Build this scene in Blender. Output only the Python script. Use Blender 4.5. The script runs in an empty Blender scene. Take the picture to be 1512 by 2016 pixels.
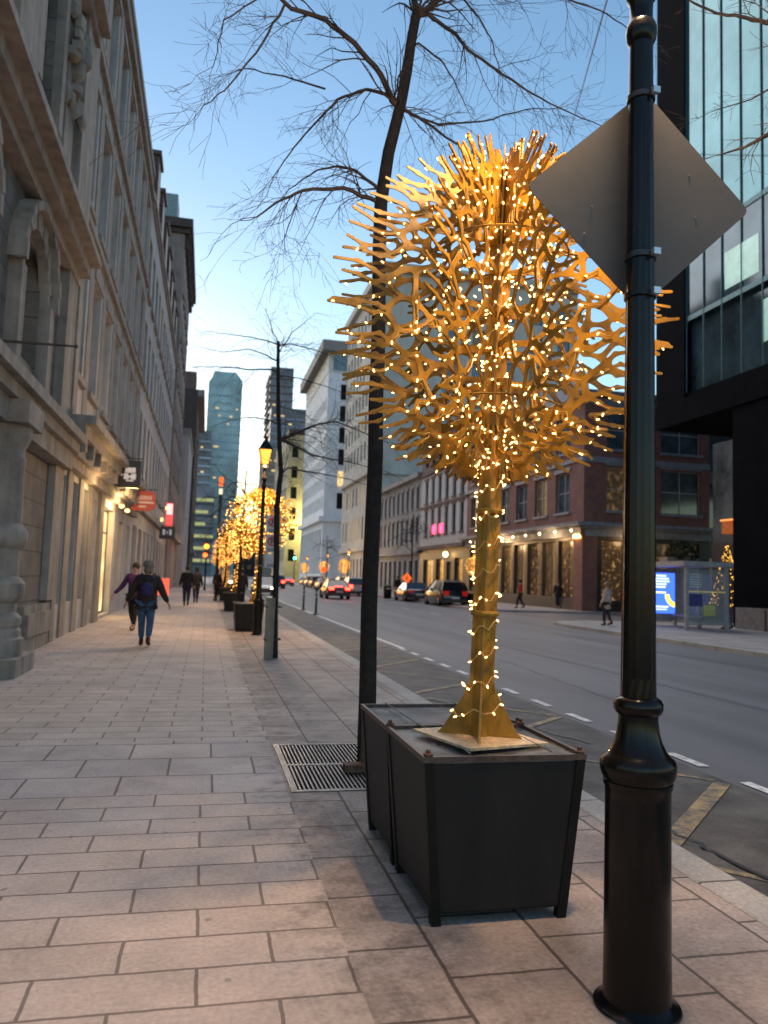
import bpy, bmesh, math, random
import numpy as np
from mathutils import Vector, Matrix
S = bpy.context.scene
COL = S.collection
R = math.radians
PI = math.pi

# ------------------------------------------------------------------ camera
CAMH = 1.55
F = 1520.0
YAW, PITCH, ROLL = 0.22357, 0.08566, 0.033
cd = bpy.data.cameras.new('camera')
cam = bpy.data.objects.new('camera', cd); COL.objects.link(cam)
cd.sensor_fit = 'VERTICAL'; cd.sensor_height = 34.6; cd.lens = 34.6 * F / 2016
cd.clip_end = 5000; cd.clip_start = 0.05
CM = Matrix.Rotation(-YAW, 3, 'Z') @ Matrix.Rotation(PI / 2 + PITCH, 3, 'X') @ Matrix.Rotation(ROLL, 3, 'Z')
cam.matrix_world = Matrix.Translation((0, 0, CAMH)) @ CM.to_4x4()
cd.dof.use_dof = True; cd.dof.focus_distance = 4.2; cd.dof.aperture_fstop = 2.4
S.camera = cam

# ------------------------------------------------------------------ sky, light, exposure
W = bpy.data.worlds.new('World'); S.world = W; W.use_nodes = True
nt = W.node_tree
bg = nt.nodes['Background']
sky = nt.nodes.new('ShaderNodeTexSky'); sky.sky_type = 'NISHITA'; sky.sun_disc = False
SUN_EL, SUN_ROT = 3.0, -12.0
sky.sun_elevation = R(SUN_EL); sky.sun_rotation = R(SUN_ROT)
sky.air_density = 1.0; sky.dust_density = 0.35; sky.ozone_density = 2.3
nt.links.new(sky.outputs[0], bg.inputs[0]); bg.inputs[1].default_value = 0.15
sl = bpy.data.lights.new('fill_sun', 'SUN'); sl.energy = 0.62; sl.angle = R(70); sl.color = (1, .90, .82)  # soft fill added to lift the ground, set higher than the sky's sun
so = bpy.data.objects.new('fill_sun', sl); COL.objects.link(so)
sdir = Vector((math.sin(R(SUN_ROT)) * math.cos(R(42)), math.cos(R(SUN_ROT)) * math.cos(R(42)), math.sin(R(42))))
so.rotation_euler = sdir.to_track_quat('Z', 'Y').to_euler(); so.location = (0, 0, 60)
vs = S.view_settings
vs.view_transform = 'Standard'; vs.look = 'None'; vs.gamma = 1.0; vs.exposure = 2.02
S.cycles.max_bounces = 6; S.cycles.sample_clamp_indirect = 3.0; S.cycles.use_denoising = True

def at(px, py, Y):
    """world point seen at photo pixel (px,py) at street distance Y"""
    d = CM @ Vector(((px - 756) / F, -(py - 1008) / F, -1))
    t = Y / d.y
    return Vector((d.x * t, Y, CAMH + d.z * t))

# ------------------------------------------------------------------ materials
MATS = {}
def mat(name, col, rough=.7, var=.12, scale=6.0, bump=.0, bscale=40., metal=0., emit=None, es=0., spec=.5, alpha=1., trans=0., col2=None, coords='Object', streak=0.):
    if name in MATS: return MATS[name]
    m = bpy.data.materials.new(name); m.use_nodes = True; MATS[name] = m
    n = m.node_tree; b = n.nodes['Principled BSDF']
    b.inputs['Roughness'].default_value = rough; b.inputs['Metallic'].default_value = metal
    b.inputs['Specular IOR Level'].default_value = spec
    b.inputs['Base Color'].default_value = (*col, 1)
    tc = n.nodes.new('ShaderNodeTexCoord')
    if var > 0 or col2:
        nz = n.nodes.new('ShaderNodeTexNoise'); nz.inputs['Scale'].default_value = scale; nz.inputs['Detail'].default_value = 7; nz.inputs['Roughness'].default_value = .65
        n.links.new(tc.outputs[coords], nz.inputs['Vector'])
        src = nz.outputs['Fac']
        if streak:
            mp = n.nodes.new('ShaderNodeMapping'); mp.inputs['Scale'].default_value = (1.5, 1.5, .12)
            n.links.new(tc.outputs[coords], mp.inputs['Vector'])
            n2 = n.nodes.new('ShaderNodeTexNoise'); n2.inputs['Scale'].default_value = 3; n2.inputs['Detail'].default_value = 6
            n.links.new(mp.outputs[0], n2.inputs['Vector'])
            mx0 = n.nodes.new('ShaderNodeMix'); mx0.inputs[0].default_value = streak
            n.links.new(nz.outputs['Fac'], mx0.inputs[2]); n.links.new(n2.outputs['Fac'], mx0.inputs[3]); src = mx0.outputs[0]
        rp = n.nodes.new('ShaderNodeValToRGB')
        c2 = col2 or tuple(min(1, c * (1 + var * 2.2)) for c in col); c1 = tuple(c * (1 - var * 2.2) for c in col) if not col2 else col
        rp.color_ramp.elements[0].position = .3; rp.color_ramp.elements[1].position = .7
        rp.color_ramp.elements[0].color = (*[max(0, c) for c in c1], 1); rp.color_ramp.elements[1].color = (*c2, 1)
        n.links.new(src, rp.inputs[0]); n.links.new(rp.outputs[0], b.inputs['Base Color'])
    if bump:
        nb = n.nodes.new('ShaderNodeTexNoise'); nb.inputs['Scale'].default_value = bscale; nb.inputs['Detail'].default_value = 6
        n.links.new(tc.outputs[coords], nb.inputs['Vector'])
        bp = n.nodes.new('ShaderNodeBump'); bp.inputs['Strength'].default_value = bump; bp.inputs['Distance'].default_value = .02
        n.links.new(nb.outputs['Fac'], bp.inputs['Height']); n.links.new(bp.outputs[0], b.inputs['Normal'])
    if emit:
        b.inputs['Emission Color'].default_value = (*emit, 1); b.inputs['Emission Strength'].default_value = es
    if trans:
        b.inputs['Transmission Weight'].default_value = trans
    if alpha < 1: b.inputs['Alpha'].default_value = alpha
    return m

def emat(name, col, s, sample=True):
    m = mat(name, (0.02, 0.02, 0.02), var=0, emit=col, es=s)
    if not sample: m.cycles.emission_sampling = 'NONE'
    return m

def brickmat(name, c1, c2, mortar, bw, bh, ms=.012, rough=.8, axes='xy', off=(0, 0), bump=.4, dirt=.35, noise=.25, freq=2, stain=None):
    """stone courses; axes tells which object axes run along / across the courses"""
    if name in MATS: return MATS[name]
    m = bpy.data.materials.new(name); m.use_nodes = True; MATS[name] = m
    n = m.node_tree; b = n.nodes['Principled BSDF']; b.inputs['Roughness'].default_value = rough
    tc = n.nodes.new('ShaderNodeTexCoord'); sp = n.nodes.new('ShaderNodeSeparateXYZ'); cb = n.nodes.new('ShaderNodeCombineXYZ')
    n.links.new(tc.outputs['Object'], sp.inputs[0])
    ad = n.nodes.new('ShaderNodeMath'); ad.operation = 'ADD'
    if axes == 'wall':                        # x and y summed: works on both wall directions
        n.links.new(sp.outputs[0], ad.inputs[0]); n.links.new(sp.outputs[1], ad.inputs[1])
        n.links.new(ad.outputs[0], cb.inputs[0]); n.links.new(sp.outputs[2], cb.inputs[1])
    else:
        n.links.new(sp.outputs['xyz'.index(axes[0])], cb.inputs[0]); n.links.new(sp.outputs['xyz'.index(axes[1])], cb.inputs[1])
    mp = n.nodes.new('ShaderNodeMapping'); mp.inputs['Location'].default_value = (off[0], off[1], 0)
    n.links.new(cb.outputs[0], mp.inputs[0])
    # wobble the joints a little
    wn = n.nodes.new('ShaderNodeTexNoise'); wn.inputs['Scale'].default_value = 9
    n.links.new(tc.outputs['Object'], wn.inputs['Vector'])
    ms_ = n.nodes.new('ShaderNodeVectorMath'); ms_.operation = 'SCALE'; ms_.inputs['Scale'].default_value = .012
    n.links.new(wn.outputs['Color'], ms_.inputs[0])
    va = n.nodes.new('ShaderNodeVectorMath'); n.links.new(mp.outputs[0], va.inputs[0]); n.links.new(ms_.outputs[0], va.inputs[1])
    br = n.nodes.new('ShaderNodeTexBrick'); br.offset = .5; br.offset_frequency = freq
    br.inputs['Scale'].default_value = 1; br.inputs['Brick Width'].default_value = bw; br.inputs['Row Height'].default_value = bh
    br.inputs['Mortar Size'].default_value = ms; br.inputs['Mortar Smooth'].default_value = .25
    br.inputs['Color1'].default_value = (*c1, 1); br.inputs['Color2'].default_value = (*c2, 1); br.inputs['Mortar'].default_value = (*mortar, 1)
    n.links.new(va.outputs[0], br.inputs[0])
    nz = n.nodes.new('ShaderNodeTexNoise'); nz.inputs['Scale'].default_value = 1.3; nz.inputs['Detail'].default_value = 9; nz.inputs['Roughness'].default_value = .7
    n.links.new(tc.outputs['Object'], nz.inputs['Vector'])
    nf = n.nodes.new('ShaderNodeTexNoise'); nf.inputs['Scale'].default_value = 45; nf.inputs['Detail'].default_value = 5
    n.links.new(tc.outputs['Object'], nf.inputs['Vector'])
    r1 = n.nodes.new('ShaderNodeMapRange'); r1.inputs[1].default_value = .35; r1.inputs[2].default_value = .68; r1.inputs[3].default_value = 1 - dirt; r1.inputs[4].default_value = 1.05
    n.links.new(nz.outputs['Fac'], r1.inputs[0])
    r2 = n.nodes.new('ShaderNodeMapRange'); r2.inputs[1].default_value = .3; r2.inputs[2].default_value = .7; r2.inputs[3].default_value = 1 - noise; r2.inputs[4].default_value = 1 + noise
    n.links.new(nf.outputs['Fac'], r2.inputs[0])
    mu = n.nodes.new('ShaderNodeMath'); mu.operation = 'MULTIPLY'; n.links.new(r1.outputs[0], mu.inputs[0]); n.links.new(r2.outputs[0], mu.inputs[1])
    if stain:                                 # trodden dirt, gum and damp marks, heavier along one line of the pavement
        x0, wd = stain
        st = n.nodes.new('ShaderNodeTexNoise'); st.inputs['Scale'].default_value = 5.5; st.inputs['Detail'].default_value = 10; st.inputs['Roughness'].default_value = .72
        n.links.new(tc.outputs['Object'], st.inputs['Vector'])
        dx = n.nodes.new('ShaderNodeMath'); dx.operation = 'SUBTRACT'; dx.inputs[1].default_value = x0; n.links.new(sp.outputs[0], dx.inputs[0])
        ab = n.nodes.new('ShaderNodeMath'); ab.operation = 'ABSOLUTE'; n.links.new(dx.outputs[0], ab.inputs[0])
        rg = n.nodes.new('ShaderNodeMapRange'); rg.inputs[1].default_value = 0; rg.inputs[2].default_value = wd; rg.inputs[3].default_value = .16; rg.inputs[4].default_value = 0; n.links.new(ab.outputs[0], rg.inputs[0])
        sm = n.nodes.new('ShaderNodeMath'); sm.operation = 'ADD'; n.links.new(st.outputs['Fac'], sm.inputs[0]); n.links.new(rg.outputs[0], sm.inputs[1])
        rs = n.nodes.new('ShaderNodeMapRange'); rs.inputs[1].default_value = .60; rs.inputs[2].default_value = .80; rs.inputs[3].default_value = 1; rs.inputs[4].default_value = .5; n.links.new(sm.outputs[0], rs.inputs[0])
        vo = n.nodes.new('ShaderNodeTexVoronoi'); vo.inputs['Scale'].default_value = 3.2; n.links.new(va.outputs[0], vo.inputs['Vector'])
        rv = n.nodes.new('ShaderNodeMapRange'); rv.inputs[1].default_value = .045; rv.inputs[2].default_value = .06; rv.inputs[3].default_value = .62; rv.inputs[4].default_value = 1; n.links.new(vo.outputs['Distance'], rv.inputs[0])
        m1 = n.nodes.new('ShaderNodeMath'); m1.operation = 'MULTIPLY'; n.links.new(rs.outputs[0], m1.inputs[0]); n.links.new(rv.outputs[0], m1.inputs[1])
        m2 = n.nodes.new('ShaderNodeMath'); m2.operation = 'MULTIPLY'; n.links.new(m1.outputs[0], m2.inputs[0]); n.links.new(mu.outputs[0], m2.inputs[1]); mu = m2
    mx = n.nodes.new('ShaderNodeVectorMath'); mx.operation = 'SCALE'; n.links.new(br.outputs['Color'], mx.inputs[0]); n.links.new(mu.outputs[0], mx.inputs['Scale'])
    n.links.new(mx.outputs[0], b.inputs['Base Color'])
    if bump:
        h = n.nodes.new('ShaderNodeMath'); h.operation = 'MULTIPLY_ADD'; h.inputs[1].default_value = -1.0
        n.links.new(br.outputs['Fac'], h.inputs[0])
        h2 = n.nodes.new('ShaderNodeMath'); h2.operation = 'MULTIPLY'; h2.inputs[1].default_value = .25; n.links.new(nf.outputs['Fac'], h2.inputs[0])
        n.links.new(h2.outputs[0], h.inputs[2])
        bp = n.nodes.new('ShaderNodeBump'); bp.inputs['Strength'].default_value = bump; bp.inputs['Distance'].default_value = .012
        n.links.new(h.outputs[0], bp.inputs['Height']); n.links.new(bp.outputs[0], b.inputs['Normal'])
    return m

# ------------------------------------------------------------------ mesh helpers
class MB:
    def __init__(s): s.v = []; s.f = []; s.m = []
    def add(s, vs, fs, mi=0):
        o = len(s.v); s.v += [tuple(v) for v in vs]; s.f += [[i + o for i in f] for f in fs]; s.m += [mi] * len(fs)
        return s
    def box(s, x0, x1, y0, y1, z0, z1, mi=0):
        return s.add([(x0, y0, z0), (x1, y0, z0), (x1, y1, z0), (x0, y1, z0), (x0, y0, z1), (x1, y0, z1), (x1, y1, z1), (x0, y1, z1)],
                     [(0, 3, 2, 1), (4, 5, 6, 7), (0, 1, 5, 4), (1, 2, 6, 5), (2, 3, 7, 6), (3, 0, 4, 7)], mi)
    def hexa(s, b, t, mi=0):      # bottom 4 points, top 4 points (ccw from above)
        return s.add(list(b) + list(t), [(0, 3, 2, 1), (4, 5, 6, 7), (0, 1, 5, 4), (1, 2, 6, 5), (2, 3, 7, 6), (3, 0, 4, 7)], mi)
    def lathe(s, prof, c=(0, 0, 0), n=24, mi=0, flute=None, cap=True):
        vs = []; 
        for k, (r, z) in enumerate(prof):
            for i in range(n):
                a = 2 * PI * i / n; rr = r
                if flute and flute[0] <= z <= flute[1]: rr = r * (1 - .045 * (i % 2))
                vs.append((c[0] + rr * math.cos(a), c[1] + rr * math.sin(a), c[2] + z))
        fs = []
        for k in range(len(prof) - 1):
            for i in range(n):
                j = (i + 1) % n
                fs.append((k * n + i, k * n + j, (k + 1) * n + j, (k + 1) * n + i))
        if cap: fs += [tuple(reversed(range(n))), tuple((len(prof) - 1) * n + i for i in range(n))]
        return s.add(vs, fs, mi)
    def tube(s, pts, rads, n=6, mi=0, cap=True):
        pts = [Vector(p) for p in pts]
        if not hasattr(rads, '__len__'): rads = [rads] * len(pts)
        vs = []; up = Vector((0.13, .31, .94)).normalized()
        for i, p in enumerate(pts):
            d = (pts[min(i + 1, len(pts) - 1)] - pts[max(i - 1, 0)])
            if d.length < 1e-9: d = Vector((0, 0, 1))
            d.normalize()
            a = up - d * up.dot(d)
            if a.length < .05: a = Vector((1, 0, 0)) - d * d.x
            a.normalize(); b = d.cross(a); up = a
            for k in range(n):
                t = 2 * PI * k / n
                vs.append(p + (a * math.cos(t) + b * math.sin(t)) * rads[i])
        fs = []
        for i in range(len(pts) - 1):
            for k in range(n):
                j = (k + 1) % n
                fs.append((i * n + k, i * n + j, (i + 1) * n + j, (i + 1) * n + k))
        if cap: fs += [tuple(reversed(range(n))), tuple((len(pts) - 1) * n + i for i in range(n))]
        return s.add(vs, fs, mi)
    def ball(s, c, r, n=8, mi=0):
        rx, ry, rz = r if hasattr(r, '__len__') else (r, r, r)
        vs = [(c[0], c[1], c[2] - rz)]; m = max(3, n // 2)
        for i in range(1, m):
            t = -PI / 2 + PI * i / m
            for k in range(n):
                a = 2 * PI * k / n
                vs.append((c[0] + rx * math.cos(t) * math.cos(a), c[1] + ry * math.cos(t) * math.sin(a), c[2] + rz * math.sin(t)))
        vs.append((c[0], c[1], c[2] + rz)); L = len(vs) - 1
        fs = [(0, 1 + (k + 1) % n, 1 + k) for k in range(n)]
        for i in range(m - 2):
            for k in range(n):
                j = (k + 1) % n
                fs.append((1 + i * n + k, 1 + i * n + j, 1 + (i + 1) * n + j, 1 + (i + 1) * n + k))
        fs += [(L, 1 + (m - 2) * n + k, 1 + (m - 2) * n + (k + 1) % n) for k in range(n)]
        return s.add(vs, fs, mi)
    def prism(s, poly, axis, a0, a1, mi=0):
        """polygon in the plane across axis ('x': (y,z), 'y': (x,z), 'z': (x,y)), extruded a0..a1"""
        def P(p, a): return {'x': (a, p[0], p[1]), 'y': (p[0], a, p[1]), 'z': (p[0], p[1], a)}[axis]
        n = len(poly)
        vs = [P(p, a0) for p in poly] + [P(p, a1) for p in poly]
        fs = [tuple(reversed(range(n))), tuple(range(n, 2 * n))] + [(i, (i + 1) % n, n + (i + 1) % n, n + i) for i in range(n)]
        return s.add(vs, fs, mi)
    def mesh(s, name, mats, smooth=False):
        me = bpy.data.meshes.new(name); me.from_pydata(s.v, [], s.f)
        for m in (mats if isinstance(mats, (list, tuple)) else [mats]): me.materials.append(m)
        if any(s.m): me.polygons.foreach_set('material_index', s.m)
        bm = bmesh.new(); bm.from_mesh(me); bmesh.ops.recalc_face_normals(bm, faces=bm.faces); bm.to_mesh(me); bm.free()
        if smooth:
            me.shade_smooth()
            try: me.set_sharp_from_angle(angle=R(38))
            except Exception: pass
        me.update(); return me
    def build(s, name, mats, parent=None, smooth=False, world=False, bevel=0):
        return obj(name, s.mesh(name, mats, smooth), parent, world=world, bevel=bevel)

def obj(name, me, parent=None, loc=None, rot=0, world=False, bevel=0):
    o = bpy.data.objects.new(name, me); COL.objects.link(o)
    if parent: o.parent = parent
    if world and parent: o.location = -wloc(parent)
    if loc is not None: o.location = Vector(loc) - (wloc(parent) if (world and parent) else Vector((0, 0, 0)))
    if rot: o.rotation_euler.z = rot
    if bevel:
        md = o.modifiers.new('bevel', 'BEVEL'); md.width = bevel; md.segments = 2; md.limit_method = 'ANGLE'
    return o
def wloc(o):
    v = Vector(o.location)
    while o.parent: o = o.parent; v = v + Vector(o.location)
    return v
def tag(o, label=None, cat=None, group=None, kind=None):
    if label: o['label'] = label
    if cat: o['category'] = cat
    if group: o['group'] = group
    if kind: o['kind'] = kind
    return o
def thing(name, loc, label, cat, group=None, rot=0):
    o = bpy.data.objects.new(name, None); COL.objects.link(o); o.location = loc; o.rotation_euler.z = rot
    o.empty_display_size = .2
    return tag(o, label, cat, group)
def copy_tree(o, parent=None):
    c = o.copy(); COL.objects.link(c); c.parent = parent
    for ch in list(o.children): copy_tree(ch, c)
    return c
def dup(o, loc, label, rot=None, scale=None):
    c = copy_tree(o); c.location = loc; c['label'] = label
    if rot is not None: c.rotation_euler.z = rot
    if scale: c.scale = (scale,) * 3
    return c
def struct(mb, name, m): return tag(mb.build(name, m), kind='structure')

# ------------------------------------------------------------------ ground, road, pavements
RZ = -.12
XL, XK, XF, XR = -3.15, 2.88, 15.2, 22.0
asph = mat('asphalt', (.052, .052, .056), rough=.75, var=.22, scale=.9, bump=.5, bscale=60)
struct(MB().add([(-1500, -200, -.16), (1500, -200, -.16), (1500, 3000, -.16), (-1500, 3000, -.16)], [(0, 1, 2, 3)]), 'ground', mat('ground', (.06, .058, .055), var=.2, scale=.05))
rd = mat('road_asphalt', (.062, .062, .068), rough=.62, var=.0)
def road_material():
    n = rd.node_tree; b = n.nodes['Principled BSDF']
    tc = n.nodes.new('ShaderNodeTexCoord')
    mp = n.nodes.new('ShaderNodeMapping'); mp.inputs['Scale'].default_value = (1.3, .12, 1); n.links.new(tc.outputs['Object'], mp.inputs[0])
    a = n.nodes.new('ShaderNodeTexNoise'); a.inputs['Scale'].default_value = 1.0; a.inputs['Detail'].default_value = 8; n.links.new(mp.outputs[0], a.inputs['Vector'])
    c = n.nodes.new('ShaderNodeTexNoise'); c.inputs['Scale'].default_value = 90; c.inputs['Detail'].default_value = 3; n.links.new(tc.outputs['Object'], c.inputs['Vector'])
    rp = n.nodes.new('ShaderNodeValToRGB'); rp.color_ramp.elements[0].position = .32; rp.color_ramp.elements[1].position = .7
    rp.color_ramp.elements[0].color = (.068, .07, .083, 1); rp.color_ramp.elements[1].color = (.125, .127, .143, 1)
    n.links.new(a.outputs['Fac'], rp.inputs[0])
    r2 = n.nodes.new('ShaderNodeMapRange'); r2.inputs[1].default_value = .3; r2.inputs[2].default_value = .7; r2.inputs[3].default_value = .7; r2.inputs[4].default_value = 1.3
    n.links.new(c.outputs['Fac'], r2.inputs[0])
    sc = n.nodes.new('ShaderNodeVectorMath'); sc.operation = 'SCALE'; n.links.new(rp.outputs[0], sc.inputs[0]); n.links.new(r2.outputs[0], sc.inputs['Scale'])
    n.links.new(sc.outputs[0], b.inputs['Base Color'])
    bp = n.nodes.new('ShaderNodeBump'); bp.inputs['Strength'].default_value = .5; bp.inputs['Distance'].default_value = .006
    n.links.new(c.outputs['Fac'], bp.inputs['Height']); n.links.new(bp.outputs[0], b.inputs['Normal'])
road_material()
mb = MB()
mb.add([(2.8, -8, RZ), (15.3, -8, RZ), (15.3, 700, RZ), (2.8, 700, RZ)], [(0, 1, 2, 3)])
mb.add([(15.3, 31.0, RZ), (90, 31.0, RZ), (90, 42, RZ), (15.3, 42, RZ)], [(0, 1, 2, 3)])
struct(mb, 'road', rd)
# worn parking strip along the kerb
pk = mat('worn_parking_asphalt', (.075, .07, .068), rough=.75, var=.3, scale=2.2, bump=.6, bscale=50)
struct(MB().add([(2.8, -8, RZ + .004), (4.52, -8, RZ + .004), (4.52, 700, RZ + .004), (2.8, 700, RZ + .004)], [(0, 1, 2, 3)]), 'parking_lane', pk)

pav = brickmat('pavers_small', (.54, .45, .405), (.475, .395, .355), (.20, .155, .135), .6, .274, ms=.0085, axes='xy', off=(.25 + .0, -.24), dirt=.28, noise=.14, stain=(.66, .5))
pavb = brickmat('pavers_large', (.52, .44, .41), (.43, .37, .35), (.16, .125, .11), .66, .56, ms=.010, axes='xy', off=(.2, -.08), dirt=.3, noise=.14, stain=(.66, .4))
slab = brickmat('slabs_by_kerb', (.45, .37, .335), (.37, .305, .28), (.12, .095, .085), .54, .5, ms=.010, axes='yx', off=(-.06, -.02), dirt=.5, noise=.2, stain=(.85, .8))
struct(MB().box(XL - .3, .655, -6, 5.73, -.3, 0), 'sidewalk', pav)
struct(MB().box(XL - .3, .655, 5.73, 7.47, -.3, .0), 'sidewalk_wide_course', pavb)
struct(MB().box(XL - .3, .655, 7.47, 400, -.3, 0), 'sidewalk_far', pav)
# kerb strip slabs, with an opening for the tree grate
GX0, GX1, GY0, GY1 = .68, 2.12, 5.68, 7.27
mb = MB(); mb.box(.655, 2.62, -6, GY0, -.3, -.003); mb.box(.655, 2.62, GY1, 400, -.3, -.003)
mb.box(.655, GX0, GY0, GY1, -.3, -.003); mb.box(GX1, 2.62, GY0, GY1, -.3, -.003)
struct(mb, 'sidewalk_strip', slab)
kst = brickmat('kerb_stone', (.42, .395, .37), (.36, .34, .325), (.1, .09, .085), 1.5, 5, ms=.01, axes='yx', off=(0, 1), dirt=.3, noise=.2)
o = struct(MB().box(2.622, XK, -6, 400, -.3, .003), 'kerb', kst); md = o.modifiers.new('b', 'BEVEL'); md.width = .02; md.segments = 2
struct(MB().box(GX0 - .02, GX1 + .02, GY0 - .02, GY1 + .02, -.30, -.12), 'tree_pit_soil', mat('soil', (.04, .032, .025), var=.3, scale=30, bump=1, bscale=60))
# far pavement
fs = brickmat('far_slabs', (.36, .335, .325), (.30, .285, .28), (.1, .09, .09), 1.5, 1.5, ms=.02, axes='xy', dirt=.3)
bulge = [(13.7, -10), (13.7, 27.5), (13.9, 29.3), (14.8, 30.6), (16.4, 31.2), (19, 31.4), (60, 31.4), (60, -10)]
struct(MB().prism([(p[0] + .3 if p[0] < 60 else 60, p[1] - (.3 if p[1] > 20 else 0)) for p in bulge], 'z', -.3, .002), 'far_sidewalk', fs)
struct(MB().prism(bulge, 'z', -.3, 0), 'far_kerb', kst)
c2 = [(15.2, 43.5), (15.5, 42.2), (16.6, 41.4), (60, 41.4), (60, 400), (15.2, 400)]
struct(MB().prism([(15.45, 43.7), (15.7, 42.5), (16.8, 41.7), (60, 41.7), (60, 400), (15.45, 400)], 'z', -.3, .002), 'far_sidewalk_beyond_corner', fs)
struct(MB().prism(c2, 'z', -.3, 0), 'far_kerb_beyond_corner', kst)

# painted markings
wht = mat('white_paint', (.62, .61, .6), rough=.6, var=.25, scale=14)
yel = mat('yellow_paint', (.5, .33, .09), rough=.7, var=.0)
def worn(m, base):
    n = m.node_tree; b = n.nodes['Principled BSDF']; tc = n.nodes.new('ShaderNodeTexCoord')
    nz = n.nodes.new('ShaderNodeTexNoise'); nz.inputs['Scale'].default_value = 5; nz.inputs['Detail'].default_value = 9; nz.inputs['Roughness'].default_value = .75
    n.links.new(tc.outputs['Object'], nz.inputs['Vector'])
    rp = n.nodes.new('ShaderNodeValToRGB'); rp.color_ramp.elements[0].position = .44; rp.color_ramp.elements[1].position = .62
    rp.color_ramp.elements[0].color = (.1, .09, .08, 1); rp.color_ramp.elements[1].color = (*base, 1)
    n.links.new(nz.outputs['Fac'], rp.inputs[0]); n.links.new(rp.outputs[0], b.inputs['Base Color'])
worn(yel, (.42, .30, .12))
MZ = RZ + .009
def strip(mb, p, q, w, z=MZ):
    p = Vector((*p, 0)); q = Vector((*q, 0)); d = (q - p).normalized(); s = Vector((-d.y, d.x, 0)) * w / 2
    mb.add([(*(p - s).xy, z), (*(q - s).xy, z), (*(q + s).xy, z), (*(p + s).xy, z)], [(0, 1, 2, 3)])
mb = MB()
y = 3.2
while y < 18: strip(mb, (4.66, y), (4.66, y + .56), .11); y += 1.12
strip(mb, (4.72, 18.2), (4.72, 400), .11)
for k in range(60): strip(mb, (11.2, 30 + k * 6), (11.2, 32 + k * 6), .1)
strip(mb, (5.0, 300), (15, 300), .5)
struct(mb, 'white_lane_marking', wht)
mb = MB(); K = 1.077
kerbY = [4.12, 7.15, 10.1, 12.95, 15.9]; outY = [2.5, 5.6, 8.52, 11.45, 14.65, 17.4]
for i, yy in enumerate(kerbY):
    strip(mb, (3.02, (yy - .17) * K), (4.42, (outY[i] + .05) * K), .07)
    strip(mb, (3.02, (yy + .17) * K), (4.42, (outY[i + 1] - .05) * K), .14 if i == 0 else .10, MZ + .003)
struct(mb, 'yellow_zigzag_marking', yel)
tar = mat('tar_seal', (.012, .012, .013), rough=.4, var=0)
mb = MB(); random.seed(4)
def crack(x0, y0, x1, y1, w, n=14, j=.04):
    pts = [Vector((x0 + (x1 - x0) * i / n + random.uniform(-j, j), y0 + (y1 - y0) * i / n, 0)) for i in range(n + 1)]
    for a, b in zip(pts, pts[1:]): strip(mb, a.xy, b.xy, w * random.uniform(.6, 1.2), MZ + .008)
crack(3.35, 2.5, 3.25, 4.4, .035); crack(3.25, 4.4, 3.1, 5.3, .03); crack(7.72, 3, 7.72, 120, .03, 60, .03)
crack(3.2, 10.5, 4.0, 7.6, .03, 12, .06); crack(5.9, 10, 6.3, 16, .02, 20, .05); crack(11.5, 12, 11.4, 60, .04, 30, .04)
struct(mb, 'tar_crack_seal', tar)

# ------------------------------------------------------------------ tree grate in the pavement
stl = mat('galvanised_steel', (.12, .115, .115), rough=.5, var=.3, scale=5, metal=.5)
rust = mat('rusty_iron', (.10, .05, .03), rough=.8, var=.35, scale=25, bump=.4)
t = thing('tree_grate', (1.4, 6.5, 0), 'steel slatted tree grate set in the pavement behind the near planter', 'tree grate')
mb = MB()
for a in ((GX0, GX0 + .05, GY0, GY1), (GX1 - .05, GX1, GY0, GY1), (GX0 + .05, GX1 - .05, GY0, GY0 + .05), (GX0 + .05, GX1 - .05, GY1 - .05, GY1), (GX0 + .05, GX1 - .05, 6.45, 6.5)):
    mb.box(a[0], a[1], a[2], a[3], -.04, .004)
mb.build('frame', stl, t, world=True)
mb = MB(); x = GX0 + .065
while x < GX1 - .06:
    mb.box(x, x + .014, GY0 + .05, GY1 - .05, -.035, .001); x += .033
mb.build('slats', stl, t, world=True)

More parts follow.
